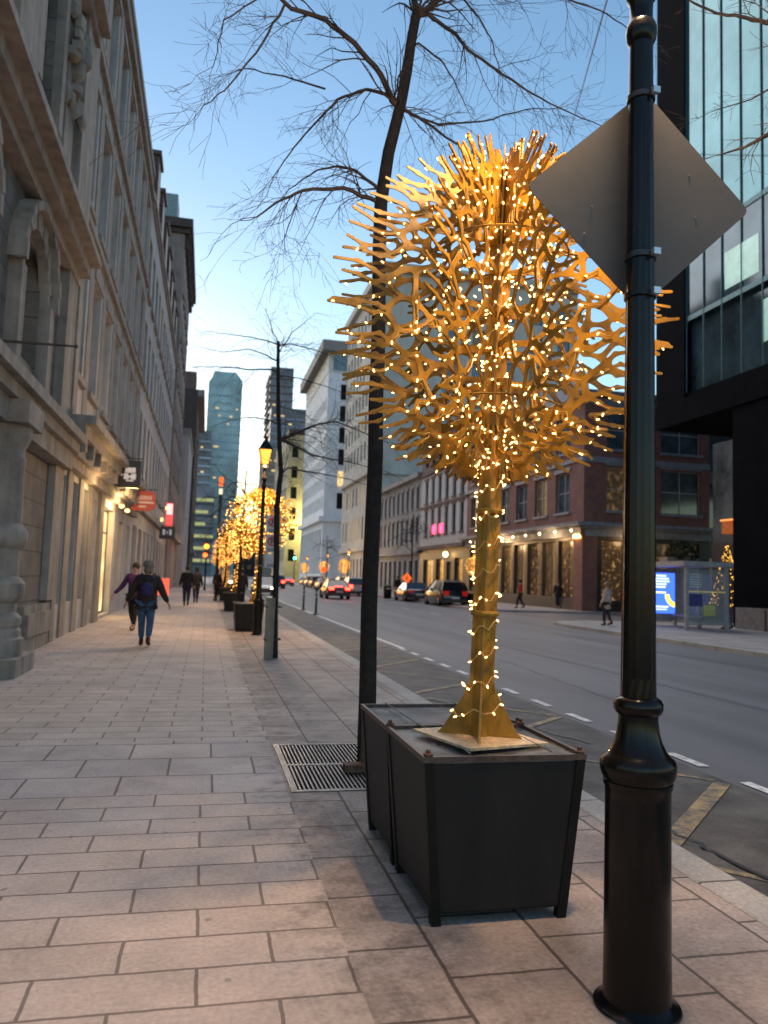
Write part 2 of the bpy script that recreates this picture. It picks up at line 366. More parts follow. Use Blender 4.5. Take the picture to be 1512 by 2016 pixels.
# ------------------------------------------------------------------ planter
blk = mat('black_painted_metal', (.009, .008, .008), rough=.5, var=.25, scale=5, bump=.12, bscale=300, spec=.2)
blkp = mat('planter_panel', (.011, .010, .011), rough=.55, var=.3, scale=3, bump=.15, bscale=120, spec=.25, col2=(.024, .021, .02), streak=.6)
brn = mat('brown_edge_metal', (.07, .045, .035), rough=.5, var=.3, scale=20)
lid = mat('planter_lid_metal', (.17, .175, .18), rough=.25, var=.35, scale=5, metal=.35, spec=.6)
def planter_mesh_parts(t, y0, y1, h=.75, top=.388, bot=.325, first=True):
    """one module, centred on x=0; front y0, back y1"""
    ins = .05
    b = [(-bot, y0 + ins, .06), (bot, y0 + ins, .06), (bot, y1 - ins * .4, .06), (-bot, y1 - ins * .4, .06)]
    tt = [(-top, y0 + .008, h - .03), (top, y0 + .008, h - .03), (top, y1 - .006, h - .03), (-top, y1 - .006, h - .03)]
    names = [(0, 1), (1, 2), (2, 3), (3, 0)]
    for i, j in names:
        m = MB(); c = Vector((0, (y0 + y1) / 2, 0))
        P = [Vector(b[i]), Vector(b[j]), Vector(tt[j]), Vector(tt[i])]
        nrm = (P[1] - P[0]).cross(P[3] - P[0]).normalized() * -.012
        m.add(P + [p + nrm for p in P], [(0, 1, 2, 3), (7, 6, 5, 4), (0, 4, 5, 1), (1, 5, 6, 2), (2, 6, 7, 3), (3, 7, 4, 0)])
        m.build('panel', blkp, t)
    for k in range(4):
        m = MB(); sx = (-1, 1, 1, -1)[k]; sy = (-1, -1, 1, 1)[k]; w = .045
        bx, by = b[k][0] + sx * .008, b[k][1] + sy * .008; tx, ty = tt[k][0] + sx * .008, tt[k][1] + sy * .008
        def sq(x, y, z): return [(x - w / 2 - sx * w / 2 + 0, y - w / 2 - sy * w / 2, z), (x + w / 2 - sx * w / 2, y - w / 2 - sy * w / 2, z), (x + w / 2 - sx * w / 2, y + w / 2 - sy * w / 2, z), (x - w / 2 - sx * w / 2, y + w / 2 - sy * w / 2, z)]
        m.hexa(sq(bx - sx * .006, by - sy * .006, 0.0), sq(tx, ty, h - .015))
        m.build('leg', blk, t)
    for (xa, xb, ya, yb) in ((-top - .012, top + .012, y0, y0 + .016), (-top - .012, top + .012, y1 - .016, y1), (-top - .012, -top + .006, y0 + .016, y1 - .016), (top - .006, top + .012, y0 + .016, y1 - .016)):
        MB().box(xa, xb, ya, yb, h - .02, h + .006).build('rim', brn, t)
    MB().box(-top + .008, top - .008, y0 + .018, y1 - .018, h - .03, h - .012).build('lid', lid, t)
    MB().box(-bot, bot, y0 + .053, y0 + .067, .05, .085).build('bottom_rail', blk, t)
def make_planter(loc, label):
    t = thing('planter', loc, label, 'planter', 'black metal planters along the kerb')
    planter_mesh_parts(t, -.75, 0.0); planter_mesh_parts(t, .006, .70)
    for x, y in ((-.373, -.73), (.373, -.73), (-.378, -.01), (.378, -.01), (.378, .03)):
        MB().lathe([(.022, 0), (.024, .012), (.012, .016), (.012, .03), (.001, .031)], (x, y, .755), 8).build('bolt', rust, t, smooth=True)
    m = MB(); m.tube([(-.24, .70, .762), (-.22, 0, .762), (-.16, -.45, .755), (-.17, -.73, .762)], .0035, 5); m.build('strap', mat('black_cable', (.01, .01, .01), var=0, rough=.5), t)
    m = MB(); m.tube([(.22, .70, .762), (.22, 0, .762), (.24, -.72, .762)], .0035, 5); m.build('strap', MATS['black_cable'], t)
    return t
PL = (1.395, 4.16, 0)
planter0 = make_planter(PL, 'large dark metal planter box with tapered sides, nearest the camera beside the lamp post')

# ------------------------------------------------------------------ golden light tree
gold = mat('golden_paint', (.26, .135, .010), rough=.5, var=.3, scale=4, spec=.4)
goldp = mat('pale_base_plate', (.50, .38, .24), rough=.6, var=.2, scale=30)
wirem = mat('light_cable', (.42, .27, .10), rough=.5, var=0)
bulbm = emat('bulb_glow', (1, .52, .15), 2.6)
bulbfar = emat('bulb_glow_far', (1, .44, .09), 2.6, sample=False)
CR, CZ = .91, 2.20          # crown radius, crown centre height above the planter top
def plate_graph(seed):
    rnd = random.Random(seed)
    n0 = 9; span = R(179)
    lo = -R(86)
    def nodes(n, off=0.): return [lo + span * (j + .5 + off) / n for j in range(n)]
    def org(phi): return (0.0, .62 * math.sin(phi))     # branches leave the stem over a long height
    def P(phi, s):
        ox, oz = org(phi)
        return (.05 + (ox + (CR - .05) * math.cos(phi)) * s, (1 - s) * oz + s * CR * .97 * math.sin(phi))
    segs = []; J = lambda a: rnd.uniform(-a, a)
    lv = []
    S0 = [.0, .20, .30, .42, .51, .60, .69, .77, .83, 1.0]
    a0 = [p + J(.05) for p in nodes(n0)]
    def seg(pa, sa, pb, sb, w): segs.append((P(pa, sa), P(pb, sb), w)); return (pb, sb)
    L1 = [(p + J(.03), S0[1] + J(.03)) for p in a0]
    for p, q in zip(a0, L1): seg(p, 0, q[0], q[1], .0165)
    # level 2: merge nodes between neighbours
    d = span / n0
    L2 = [(lo + d * j + J(.05), S0[2] + J(.03)) for j in range(n0 + 1)]
    for j, q in enumerate(L1):
        for k in (j, j + 1):
            if rnd.random() < .92: seg(*q, *L2[k], .0145)
    L3 = [(p + J(.05), S0[3] + J(.03)) for p, s in L2]
    for a, b in zip(L2, L3): seg(*a, *b, .0125)
    # doubling
    L4 = []
    for j, q in enumerate(L3):
        for sgn in (-1, 1):
            p = q[0] + sgn * d * .25 + J(.03)
            if lo - .02 < p < lo + span + .02:
                b = (p, S0[4] + J(.025)); seg(*q, *b, .0125); L4.append(b)
    L4.sort()
    for a, b in zip(L4[:-1], L4[1:]):
        if rnd.random() < .42: seg(*a, *b, .014)
    L5 = [(p + J(.02), S0[5] + J(.025)) for p, s in L4]
    for a, b in zip(L4, L5): seg(*a, *b, .0125)
    L6 = []
    for a, b in zip(L5[:-1], L5[1:]): L6.append(((a[0] + b[0]) / 2 + J(.02), S0[6] + J(.025)))
    L6 = [(L5[0][0] - .03, S0[6])] + L6 + [(L5[-1][0] + .03, S0[6])]
    for j, q in enumerate(L5):
        for k in (j, j + 1):
            if rnd.random() < .85: seg(*q, *L6[k], .015)
    for q in L6:
        for sgn in (-1, 1):
            p = q[0] + sgn * d * .12 + J(.015)
            b = (p, S0[7] + J(.03)); seg(*q, *b, .0088)
            mp_ = (b[0] + J(.035), (b[1] + 1) / 2); seg(*b, *mp_, .0082); e = (mp_[0] + J(.03), S0[9] + J(.06)); seg(*mp_, *e, .0072)
    for xq in (.03, .085, .15, .22):                     # upright prongs round the top of the stem
        zt = (CR * .97) * math.sqrt(max(.1, 1 - (xq / CR) ** 2)) + J(.05); m_ = (xq + J(.02), CR * .72 + J(.05))
        segs.append(((xq * .8 + .01, CR * .46), m_, .011)); segs.append((m_, (xq * 1.12 + J(.015), zt), .008))
    return segs, P
def plate_mesh(seed, res, thick=.007):
    segs, P = plate_graph(seed)
    H = CR * 1.15
    nx = int(1.12 * CR / res) + 2; nz = int(2 * H / res) + 2
    xs = np.arange(nx) * res - .0; zs = np.arange(nz) * res - H
    X, Z = np.meshgrid(xs, zs, indexing='ij')
    acc = np.zeros_like(X); k = 135.
    for (a, b, w) in segs:
        ax, az = a; bx, bz = b; dx, dz = bx - ax, bz - az; L = dx * dx + dz * dz + 1e-9
        t = np.clip(((X - ax) * dx + (Z - az) * dz) / L, 0, 1)
        D = np.hypot(X - ax - t * dx, Z - az - t * dz) - w
        acc += np.exp(-k * np.maximum(D, -.05))
    Fd = -np.log(acc + 1e-30) / k                   # <0 inside
    Fd[0, :] = np.maximum(Fd[0, :], .001); Fd[-1, :] = 1; Fd[:, 0] = 1; Fd[:, -1] = 1
    V = []; key = {}; faces = []; border = []
    def gv(i, j):
        kk = (i, j, 0)
        if kk not in key: key[kk] = len(V); V.append((xs[i], zs[j]))
        return key[kk]
    def ev(i0, j0, i1, j1):
        if (i1, j1) < (i0, j0): i0, j0, i1, j1 = i1, j1, i0, j0
        kk = (i0, j0, 1 if i1 > i0 else 2)
        if kk not in key:
            a = Fd[i0, j0]; b = Fd[i1, j1]; t = min(.97, max(.03, a / (a - b)))
            key[kk] = len(V); V.append((xs[i0] + (xs[i1] - xs[i0]) * t, zs[j0] + (zs[j1] - zs[j0]) * t))
        return key[kk]
    ins = Fd < 0
    anyc = ins[:-1, :-1] | ins[1:, :-1] | ins[:-1, 1:] | ins[1:, 1:]
    for i, j in zip(*np.nonzero(anyc)):
        c = [(i, j), (i + 1, j), (i + 1, j + 1), (i, j + 1)]
        poly = []; cut = []
        for q in range(4):
            a = c[q]; b = c[(q + 1) % 4]
            ia, ib = ins[a], ins[b]
            if ia: poly.append(gv(*a))
            if ia != ib:
                e = ev(*a, *b); poly.append(e); cut.append((e, ia))
        if len(poly) >= 3: faces.append(poly)
        if len(cut) == 2:
            (e0, i0), (e1, i1) = cut
            border.append((e0, e1) if i0 else (e1, e0))
    n = len(V); h = thick / 2
    vs = [(x, -h, z) for x, z in V] + [(x, h, z) for x, z in V]
    fs = [f for f in faces] + [[n + i for i in reversed(f)] for f in faces] + [[b, a, n + a, n + b] for a, b in border]
    me = bpy.data.meshes.new('plate'); me.from_pydata(vs, [], fs); me.materials.append(gold); me.update()
    return me, segs
LSL = ['warm light string wound over the big nearest golden tree', 'light string glowing on the second golden tree behind the lantern']
def make_gold_tree(loc, label, detail=True, rot=0, nplates=9):
    g = 'golden light trees in the planters'
    t = thing('golden_light_tree', loc, label, 'light tree', g, rot)
    H = 3.05
    tr = MB()
    tr.lathe([(.042, .012), (.036, H * .5), (.030, H)], n=10)
    for k in range(4):
        a = R(-20 + 90 * k); c, s = math.cos(a), math.sin(a)
        w0, w1 = .062, .058
        def q(r, d, z): return (r * c - d * s, r * s + d * c, z)
        tr.hexa([q(.028, -.005, .013), q(w0, -.005, .013), q(w0, .005, .013), q(.028, .005, .013)], [q(.024, -.005, H), q(w1, -.005, H), q(w1, .005, H), q(.024, .005, H)])
    tr.build('trunk', gold, t)
    t.rotation_euler.y = .024
    for k in range(4):                                   # triangular gussets
        a = R(-20 + 90 * k); c, s = math.cos(a), math.sin(a)
        g_ = MB(); poly = [(.060, .014), (.215, .014), (.19, .04), (.09, .21), (.060, .29)]
        g_.add([(r * c - d * s, r * s + d * c, z) for d in (-.006, .006) for r, z in poly],
               [(0, 1, 2, 3, 4), (9, 8, 7, 6, 5)] + [(i, (i + 1) % 5, 5 + (i + 1) % 5, 5 + i) for i in range(5)])
        g_.build('gusset', gold, t)
    b = MB(); b.box(-.245, .245, -.245, .245, 0, .012); o = b.build('base_plate', goldp, t); o.rotation_euler.z = R(18)
    for z in (.62, 1.15):
        cl = MB(); cl.lathe([(.071, z), (.075, z + .012), (.071, z + .024)], n=12); cl.build('clamp', gold, t)
    allsegs = []
    nseed = 4 if detail else 2
    cache = [plate_mesh(11 + i, .0075 if detail else .03) for i in range(nseed)]
    for k in range(nplates):
        me, segs = cache[k % nseed]
        az = 2 * PI * k / nplates + R(30)
        o = obj('branch_plate', me, t, (0, 0, CZ)); o.rotation_euler.z = az
        if detail and k == 1: o.scale.z = 1.14
        allsegs.append((az, segs))
    if detail:
        for zz in (CZ - .5, CZ + .35):
            r = MB(); pts = [(.36 * math.cos(a), .36 * math.sin(a), zz) for a in [2 * PI * i / 24 for i in range(25)]]
            r.tube(pts, .006, 5, cap=False); r.build('ring', gold, t)
    # light string: rests on the tree, so it is a thing of its own
    L = thing('light_string', loc, LSL[0 if detail else 1], 'string lights', 'light strings on the golden trees', rot); L.rotation_euler.y = .024
    rnd = random.Random(5); bulbs = []; wires = MB()
    for az, segs in allsegs:
        c, s = math.cos(az), math.sin(az); side = 0
        for (a, b, w) in segs:
            L2 = math.hypot(b[0] - a[0], b[1] - a[1])
            rr = math.hypot((a[0] + b[0]) / 2, (a[1] + b[1]) / 2)
            use = rnd.random() < (.62 if w > .011 else .5)
            if not use: continue
            sd = rnd.choice((-1, 1)) * (.0035 + .006)
            def T(p, d): return Vector((p[0] * c - d * s, p[0] * s + d * c, CZ + p[1]))
            if detail:
                wires.tube([T(a, sd), T(((a[0] + b[0]) / 2 + rnd.uniform(-.01, .01), (a[1] + b[1]) / 2 - .006), sd * 1.3), T(b, sd)], .0032, 4)
            nb = 1 if rnd.random() < (L2 / .085) else 0
            if L2 > .15: nb += 1
            for q in range(nb):
                tt = rnd.random(); p = T((a[0] + (b[0] - a[0]) * tt, a[1] + (b[1] - a[1]) * tt - .004), sd * 1.6)
                bulbs.append((p, Vector((rnd.uniform(-1, 1), rnd.uniform(-1, 1), rnd.uniform(-1, .6))).normalized()))
    # helix on the trunk
    hp = []; N = 330 if detail else 90; turns = 21
    for i in range(N):
        f = i / (N - 1); z = .05 + f * (H - .1); a = 2 * PI * turns * f + .3 * math.sin(9 * f); r = (.068 if z > .30 else .068 + (.30 - z) * .36) - .012 * f
        hp.append(Vector((r * math.cos(a), r * math.sin(a), z + .02 * math.sin(5 * a))))
    if detail: wires.tube(hp, .0035, 4)
    zc = 0
    for i in range(N):
        z = hp[i].z
        if rnd.random() < ((.55 if z < 1.3 else .95) if detail else .9):
            o_ = Vector((hp[i].x, hp[i].y, 0)).normalized()
            bulbs.append((hp[i] + o_ * .004, (o_ + Vector((rnd.uniform(-.5, .5), rnd.uniform(-.5, .5), rnd.uniform(-.8, .8)))).normalized()))
    # dense hanging lights round the stem inside the crown
    for i in range(170 if detail else 60):
        a = rnd.uniform(0, 2 * PI); r = abs(rnd.gauss(.0, .15)) + .07; z = rnd.uniform(1.35, 3.0)
        bulbs.append((Vector((r * math.cos(a), r * math.sin(a), z)), Vector((rnd.uniform(-1, 1), rnd.uniform(-1, 1), rnd.uniform(-1, 1))).normalized()))
    rnd.shuffle(bulbs)
    def capsule(mbx, p, d, r, h):
        mbx.tube([p - d * h * .1, p + d * h * .15, p + d * h * .8, p + d * h], [r * .8, r, r * .8, r * .25], 6)
    bm_ = bulbm if detail else bulbfar
    if detail:
        wires.build('cable', wirem, L)
        one = MB(); capsule(one, Vector((0, 0, 0)), Vector((0, 0, 1)), .0047, .017); bme = one.mesh('bulb', bm_, True)
        for p, d in bulbs[:100]:
            o = obj('bulb', bme, L, p); o.rotation_mode = 'QUATERNION'; o.rotation_quaternion = d.to_track_quat('Z', 'Y')
        rest = MB()
        for p, d in bulbs[100:]: capsule(rest, p, d, .0047, .017)
        tag(rest.build('bulbs', bm_, L, smooth=True), kind='stuff')
    else:
        rest = MB()
        for p, d in bulbs: rest.ball(p, .013, 4)
        tag(rest.build('bulbs', bm_, L), kind='stuff')
    return t, L
TZ = .756
TL = (1.40, 3.80, TZ)
gt0, ls0 = make_gold_tree(TL, 'big golden tree sculpture of cut metal plates standing on the nearest planter', True)
gtf, lsf = make_gold_tree((1.36, 21.5, TZ), 'golden tree sculpture on the second planter, just behind the lit street lantern', False)

# ------------------------------------------------------------------ lamp posts
post = mat('glossy_black_iron', (.008, .0055, .0045), rough=.22, var=.3, scale=6, bump=.02, bscale=30, spec=.28)
lampglass = emat('lantern_glass', (1, .38, .05), .62)
def lantern_post(loc, label, near=False):
    t = thing('street_lamp', loc, label, 'street lamp', 'black lantern posts along the near pavement')
    m = MB()
    prof = [(.16, 0), (.157, .008), (.138, .018), (.1245, .03), (.1225, .2), (.1205, .75), (.122, .79), (.128, .80), (.128, .815)]
    m.lathe(prof, n=40); m.build('base_column', post, t, smooth=True)
    m = MB()
    prof = [(.124, .815), (.135, .835), (.141, .86), (.141, .885), (.134, .90), (.118, .912), (.104, .93), (.088, .965), (.079, 1.0), (.074, 1.04), (.074, 1.062), (.086, 1.07), (.0925, 1.085), (.0925, 1.105), (.084, 1.12), (.070, 1.13)]
    m.lathe(prof, n=40); m.build('collar', post, t, smooth=True)
    m = MB(); m.lathe([(.067, 1.13), (.066, 1.2), (.056, 2.6), (.047, 3.80)], n=28, flute=(1.19, 3.79)); m.build('shaft', post, t)
    m = MB(); m.lathe([(.047, 3.78), (.058, 3.80), (.062, 3.825), (.062, 3.85), (.056, 3.87), (.047, 3.885), (.046, 3.93), (.047, 3.965), (.060, 3.985), (.064, 4.01), (.062, 4.05), (.05, 4.09), (.04, 4.12), (.036, 4.3), (.06, 4.34), (.11, 4.37), (.11, 4.39)], n=24)
    m.build('neck', post, t, smooth=True)
    z0, z1 = 4.40, 4.80; b0, b1 = .125, .225
    for k in range(4):
        a = R(45 + 90 * k); a2 = R(135 + 90 * k)
        P = [Vector((b0 * math.cos(a), b0 * math.sin(a), z0)), Vector((b0 * math.cos(a2), b0 * math.sin(a2), z0)), Vector((b1 * math.cos(a2), b1 * math.sin(a2), z1)), Vector((b1 * math.cos(a), b1 * math.sin(a), z1))]
        g = MB(); c = Vector((0, 0, .0)); inn = [p * .985 + Vector((0, 0, p.z * .015)) for p in P]
        g.add(P + inn, [(0, 1, 2, 3), (7, 6, 5, 4), (0, 4, 5, 1), (2, 6, 7, 3)]); g.build('glass', lampglass, t)
        MB().tube([P[0], P[3]], .011, 5).build('corner_bar', post, t)
    m = MB()
    for zz, rr, th in ((z0, b0, .02), (z1, b1 + .02, .03)):
        pts = [(rr * math.cos(R(45 + 90 * k)), rr * math.sin(R(45 + 90 * k)), zz) for k in range(5)]
        m.tube(pts, th * .6, 5)
    m.add([(*[(.245 * math.cos(R(45 + 90 * k))), .245 * math.sin(R(45 + 90 * k))], z1 + .015) for k in range(4)] + [(.13 * math.cos(R(45 + 90 * k)), .13 * math.sin(R(45 + 90 * k)), 4.97) for k in range(4)],
          [(0, 1, 2, 3), (0, 1, 5, 4), (1, 2, 6, 5), (2, 3, 7, 6), (3, 0, 4, 7)])
    m.add([(.13 * math.cos(R(45 + 90 * k)), .13 * math.sin(R(45 + 90 * k)), 4.97) for k in range(4)] + [(.035 * math.cos(R(45 + 90 * k)), .035 * math.sin(R(45 + 90 * k)), 5.08) for k in range(4)],
          [(0, 1, 5, 4), (1, 2, 6, 5), (2, 3, 7, 6), (3, 0, 4, 7), (4, 5, 6, 7)])
    m.build('roof', post, t)
    MB().lathe([(.02, 5.08), (.035, 5.1), (.028, 5.13), (.008, 5.17), (.002, 5.2)], n=10).build('finial', post, t, smooth=True)
    pl = bpy.data.lights.new('lantern_light', 'POINT'); pl.energy = 215; pl.color = (1, .62, .30); pl.shadow_soft_size = .10
    lo = bpy.data.objects.new('lantern_light', pl); COL.objects.link(lo); lo.parent = t; lo.location = (0, 0, 4.30)
    return t
lp0 = lantern_post((1.645, 2.72, 0), 'black iron lamp post with the diamond road sign, nearest the camera')
lp1 = dup(lp0, (1.36, 20.2, 0), 'black lamp post with glowing lantern beside the second golden tree')
for i, Y in enumerate((38.5, 56, 74)):
    dup(lp0, (1.36, Y, 0), ['lamp post rising out of the row of golden trees, third from the camera', 'far lamp post half hidden by the third golden tree', 'farthest lamp post of the near pavement row'][i])

# diamond road sign seen from behind, banded to the near post
t = thing('road_sign', (1.645, 2.80, 2.68), 'blank grey back of a diamond road sign strapped to the nearest lamp post', 'road sign')
alu = mat('sign_aluminium', (.070, .069, .073), rough=.6, var=.08, scale=1.2, metal=.1, bump=.03, bscale=20)
cx, cz = 1.698, 3.168; hw, hh, rr = .520, .478, .04
m = MB(); cor = [(cx + .012, cz + hh), (cx + hw, cz + .02), (cx - .012, cz - hh), (cx - hw, cz - .02)]
poly = []
for i in range(4):
    p = Vector(cor[i]); a = Vector(cor[i - 1]); b = Vector(cor[(i + 1) % 4])
    da = (a - p).normalized(); db = (b - p).normalized()
    for f in (0, .25, .5, .75, 1):
        q0 = p + da * rr * (1 - f); q1 = p + db * rr * f; poly.append(((q0 * (1 - f) + q1 * f).x, (q0 * (1 - f) + q1 * f).y))
m.prism(poly, 'y', 2.80, 2.804); m.build('panel', alu, t, world=True)
for (bx, bz) in ((1.92, 3.30), (1.95, 3.12), (1.47, 3.10), (1.44, 2.98)):
    MB().ball((bx, 2.7975, bz), (.006, .0015, .006), 6).build('rivet', stl, t, world=True)
for bz in (3.535, 2.86, 2.70):
    r = .0515 + (3.8 - bz) * .008
    m = MB(); m.lathe([(r, bz), (r + .003, bz + .002), (r + .003, bz + .022), (r, bz + .024)], (1.645, 2.72, 0), 24)
    m.build('band', post if bz < 2.8 else mat('steel_band', (.05, .045, .045), rough=.3, metal=.6, var=.2), t, smooth=True, world=True)
    MB().box(1.655, 1.685, 2.645 - (r - .05), 2.66, bz + .0, bz + .026).build('buckle', mat('bright_buckle', (.6, .6, .6), rough=.3, metal=.8, var=0), t, world=True)

# ------------------------------------------------------------------ bare street trees
bark = mat('dark_bark', (.014, .009, .0075), rough=.85, var=.35, scale=14, bump=1.0, bscale=35)
twigm = mat('twig_bark', (.05, .037, .036), rough=.85, var=.25, scale=10)
def wiggle(p, q, n, amp, rnd):
    p = Vector(p); q = Vector(q); L = (q - p).length
    out = [p]
    for i in range(1, n):
        out.append(p.lerp(q, i / n) + Vector((rnd.uniform(-1, 1), rnd.uniform(-1, 1), rnd.uniform(-1, 1))) * amp * L)
    return out + [q]
def grow(mb, start, d, length, r, depth, rnd, droop=.25, kids=3):
    """a zig-zag twig with side twigs"""
    n = max(3, int(length / .11)); pts = [Vector(start)]; d = Vector(d).normalized(); step = length / n
    for i in range(n):
        d = (d + Vector((rnd.uniform(-1, 1), rnd.uniform(-1, 1), rnd.uniform(-1, 1))) * .34 - Vector((0, 0, droop * .12))).normalized()
        pts.append(pts[-1] + d * step)
        # little bud knots
    rads = [max(.0013, r * (1 - .8 * i / n)) for i in range(n + 1)]
    mb.tube(pts, rads, 4 if r < .012 else 6)
    if depth > 0:
        for k in range(kids):
            i = rnd.randint(max(1, n // 5), n - 1)
            dd = (pts[min(i + 1, n)] - pts[i]).normalized()
            side = Vector((rnd.uniform(-1, 1), rnd.uniform(-1, 1), rnd.uniform(-.7, .7)))
            side = (side - dd * side.dot(dd)).normalized()
            grow(mb, pts[i], dd * .7 + side * rnd.uniform(.5, .9), length * rnd.uniform(.35, .6), rads[i] * .6, depth - 1, rnd, droop, max(1, kids - 1))
def limb(mb, pts, r0, r1, rnd, kids, klen, depth=1, droop=.3):
    """main limb through given points, with twigs along it"""
    P = []
    for a, b in zip(pts, pts[1:]): P += wiggle(a, b, 4, .018, rnd)[:-1]
    P.append(Vector(pts[-1])); n = len(P)
    rads = [r0 + (r1 - r0) * i / (n - 1) for i in range(n)]
    mb.tube(P, rads, 7)
    for k in range(int(kids * 1.75)):
        i = rnd.randint(1, n - 2); dd = (P[i + 1] - P[i]).normalized()
        side = Vector((rnd.uniform(-1, 1), rnd.uniform(-.9, .9), rnd.uniform(-.8, .5))); side = (side - dd * side.dot(dd)).normalized()
        grow(mb, P[i], dd * .8 + side * rnd.uniform(.4, .9), klen * rnd.uniform(.5, 1.15), rads[i] * .36, depth + 1 if k % 2 else depth, rnd, droop)
    dd = (P[-1] - P[-2]).normalized()
    for k in range(2): grow(mb, P[-1], dd + Vector((rnd.uniform(-.3, .3), rnd.uniform(-.3, .3), rnd.uniform(-.3, .1))), klen * .8, r1 * .7, depth, rnd, droop)

def tree_px(name, label, base_xy, trunk, limbs, r0, r1, seed, klen, twr=1.0):
    klen *= 1.15
    rnd = random.Random(seed)
    t = thing(name, (*base_xy, 0), label, 'tree', 'bare street trees')
    tb = MB(); T = [Vector((*base_xy, -.1))] + [at(*p) for p in trunk]; n = len(T)
    T2 = []
    for a, b in zip(T, T[1:]): T2 += wiggle(a, b, 3, .006, rnd)[:-1]
    T2.append(T[-1]); n = len(T2)
    tb.tube(T2, [r0 + (r1 - r0) * i / (n - 1) for i in range(n)], 12)
    tb.build('trunk', bark, t, smooth=True, world=True)
    cb = MB()
    for (pts, a, b, kids) in limbs:
        Q = [at(*p) for p in pts]; near = min(T2, key=lambda v: (v - Q[0]).length); j = min(range(len(T2)), key=lambda i: (T2[i] - Q[0]).length)
        best = min((T2[i].lerp(T2[i + 1], f / 6) for i in range(len(T2) - 1) for f in range(7)), key=lambda v: (v - Q[0]).length)
        if (best - Q[0]).length < .35: Q = [best - Vector((0, 0, .04))] + Q
        limb(cb, Q, a, b, rnd, kids, klen)
    cb.build('crown', twigm, t, smooth=True, world=True)
    return t
def lv(px, Y0, Y1):       # spread a pixel polyline over a range of distances
    n = len(px) - 1
    return [(x, y, Y0 + (Y1 - Y0) * i / n) for i, (x, y) in enumerate(px)]
near_limbs = [
    (lv([(772, 199), (750, 148), (698, 85), (642, 40), (573, 17), (535, -20), (500, -60)], 6.6, 5.8), .032, .012, 9),
    (lv([(744, 398), (676, 370), (596, 375), (545, 398), (505, 427)], 6.6, 6.1), .026, .006, 9),
    (lv([(744, 370), (698, 335), (664, 327), (624, 335), (568, 373)], 6.6, 7.0), .020, .005, 8),
    (lv([(767, 188), (721, 176), (664, 196), (624, 239), (579, 290), (540, 345)], 6.6, 7.3), .020, .005, 10),
    (lv([(640, 175), (560, 150), (480, 135), (440, 150)], 6.9, 7.6), .010, .003, 7),
    (lv([(787, 210), (835, 239), (892, 279), (930, 300)], 6.6, 6.9), .022, .006, 8),
    (lv([(790, 216), (863, 245), (949, 239), (1034, 216), (1096, 213)], 6.6, 7.4), .015, .004, 9),
    (lv([(841, 28), (892, 63), (920, 97), (977, 137), (1034, 176), (1096, 210), (1188, 250)], 6.6, 5.9), .022, .004, 11),
    (lv([(824, 85), (869, 119), (892, 154), (915, 205)], 6.6, 6.0), .012, .004, 6),
    (lv([(909, -5), (943, 34), (966, 74), (983, 137)], 6.4, 6.0), .010, .004, 6),
    (lv([(835, 23), (869, -6), (940, -60), (1020, -120)], 6.6, 6.8), .040, .012, 10),
    (lv([(822, 20), (812, -10), (790, -80)], 6.6, 6.7), .040, .02, 6),
    (lv([(900, -30), (1000, -15), (1090, -10), (1180, 20), (1240, 60)], 6.6, 5.6), .014, .004, 9),
    (lv([(560, 10), (517, 85), (454, 165), (400, 208)], 5.9, 5.2), .011, .003, 5),
    (lv([(640, -10), (520, -10), (440, 40), (420, 130)], 5.9, 5.0), .009, .003, 5),
    (lv([(596, 375), (570, 440), (560, 470)], 6.2, 6.0), .006, .003, 3),
]
tree_px('bare_tree', 'slim bare street tree with leaning trunk behind the nearest planter', (1.41, 6.56),
        [(725, 1300, 6.6), (735, 1000, 6.6), (744, 700, 6.6), (750, 400, 6.6), (765, 300, 6.6), (790, 200, 6.6), (820, 25, 6.6)], near_limbs, .080, .046, 3, .62)
mid_limbs = [
    (lv([(549, 732), (529, 727), (492, 728), (458, 724), (426, 722), (383, 723)], 14.7, 14.2), .022, .005, 9),
    (lv([(550, 679), (526, 671), (489, 663), (452, 658), (407, 652)], 14.7, 15.0), .018, .004, 8),
    (lv([(548, 712), (521, 698), (489, 687), (439, 693), (386, 682)], 14.7, 15.6), .018, .004, 8),
    (lv([(553, 865), (579, 855), (606, 843), (630, 834), (661, 830), (690, 841), (760, 870)], 14.7, 13.9), .034, .008, 11),
    (lv([(555, 867), (585, 880), (611, 894), (651, 904), (690, 910), (750, 925)], 14.7, 14.4), .030, .006, 11),
    (lv([(555, 932), (566, 921), (611, 929), (651, 936), (690, 944), (740, 960)], 14.7, 15.3), .022, .005, 8),
    (lv([(550, 838), (532, 828), (505, 822), (479, 822), (444, 830)], 14.7, 14.2), .020, .004, 7),
    (lv([(553, 679), (574, 677), (611, 687), (650, 700), (690, 730)], 14.7, 15.0), .018, .004, 9),
    (lv([(550, 677), (537, 653), (529, 626), (524, 611)], 14.7, 15.2), .012, .004, 4),
    (lv([(552, 690), (574, 655), (598, 637), (622, 616)], 14.7, 15.4), .014, .004, 5),
    (lv([(552, 740), (590, 745), (640, 760), (690, 780)], 14.7, 14.0), .016, .004, 8),
    (lv([(552, 800), (600, 815), (650, 850)], 14.7, 14.0), .012, .004, 5),
]
mt = tree_px('bare_tree', 'thin bare young tree tied to a pale wooden stake beside the second lantern', (1.345, 14.72),
        [(545, 1000, 14.7), (553, 930, 14.7), (548, 800, 14.7), (548, 672, 14.7)], mid_limbs, .062, .03, 8, .85)
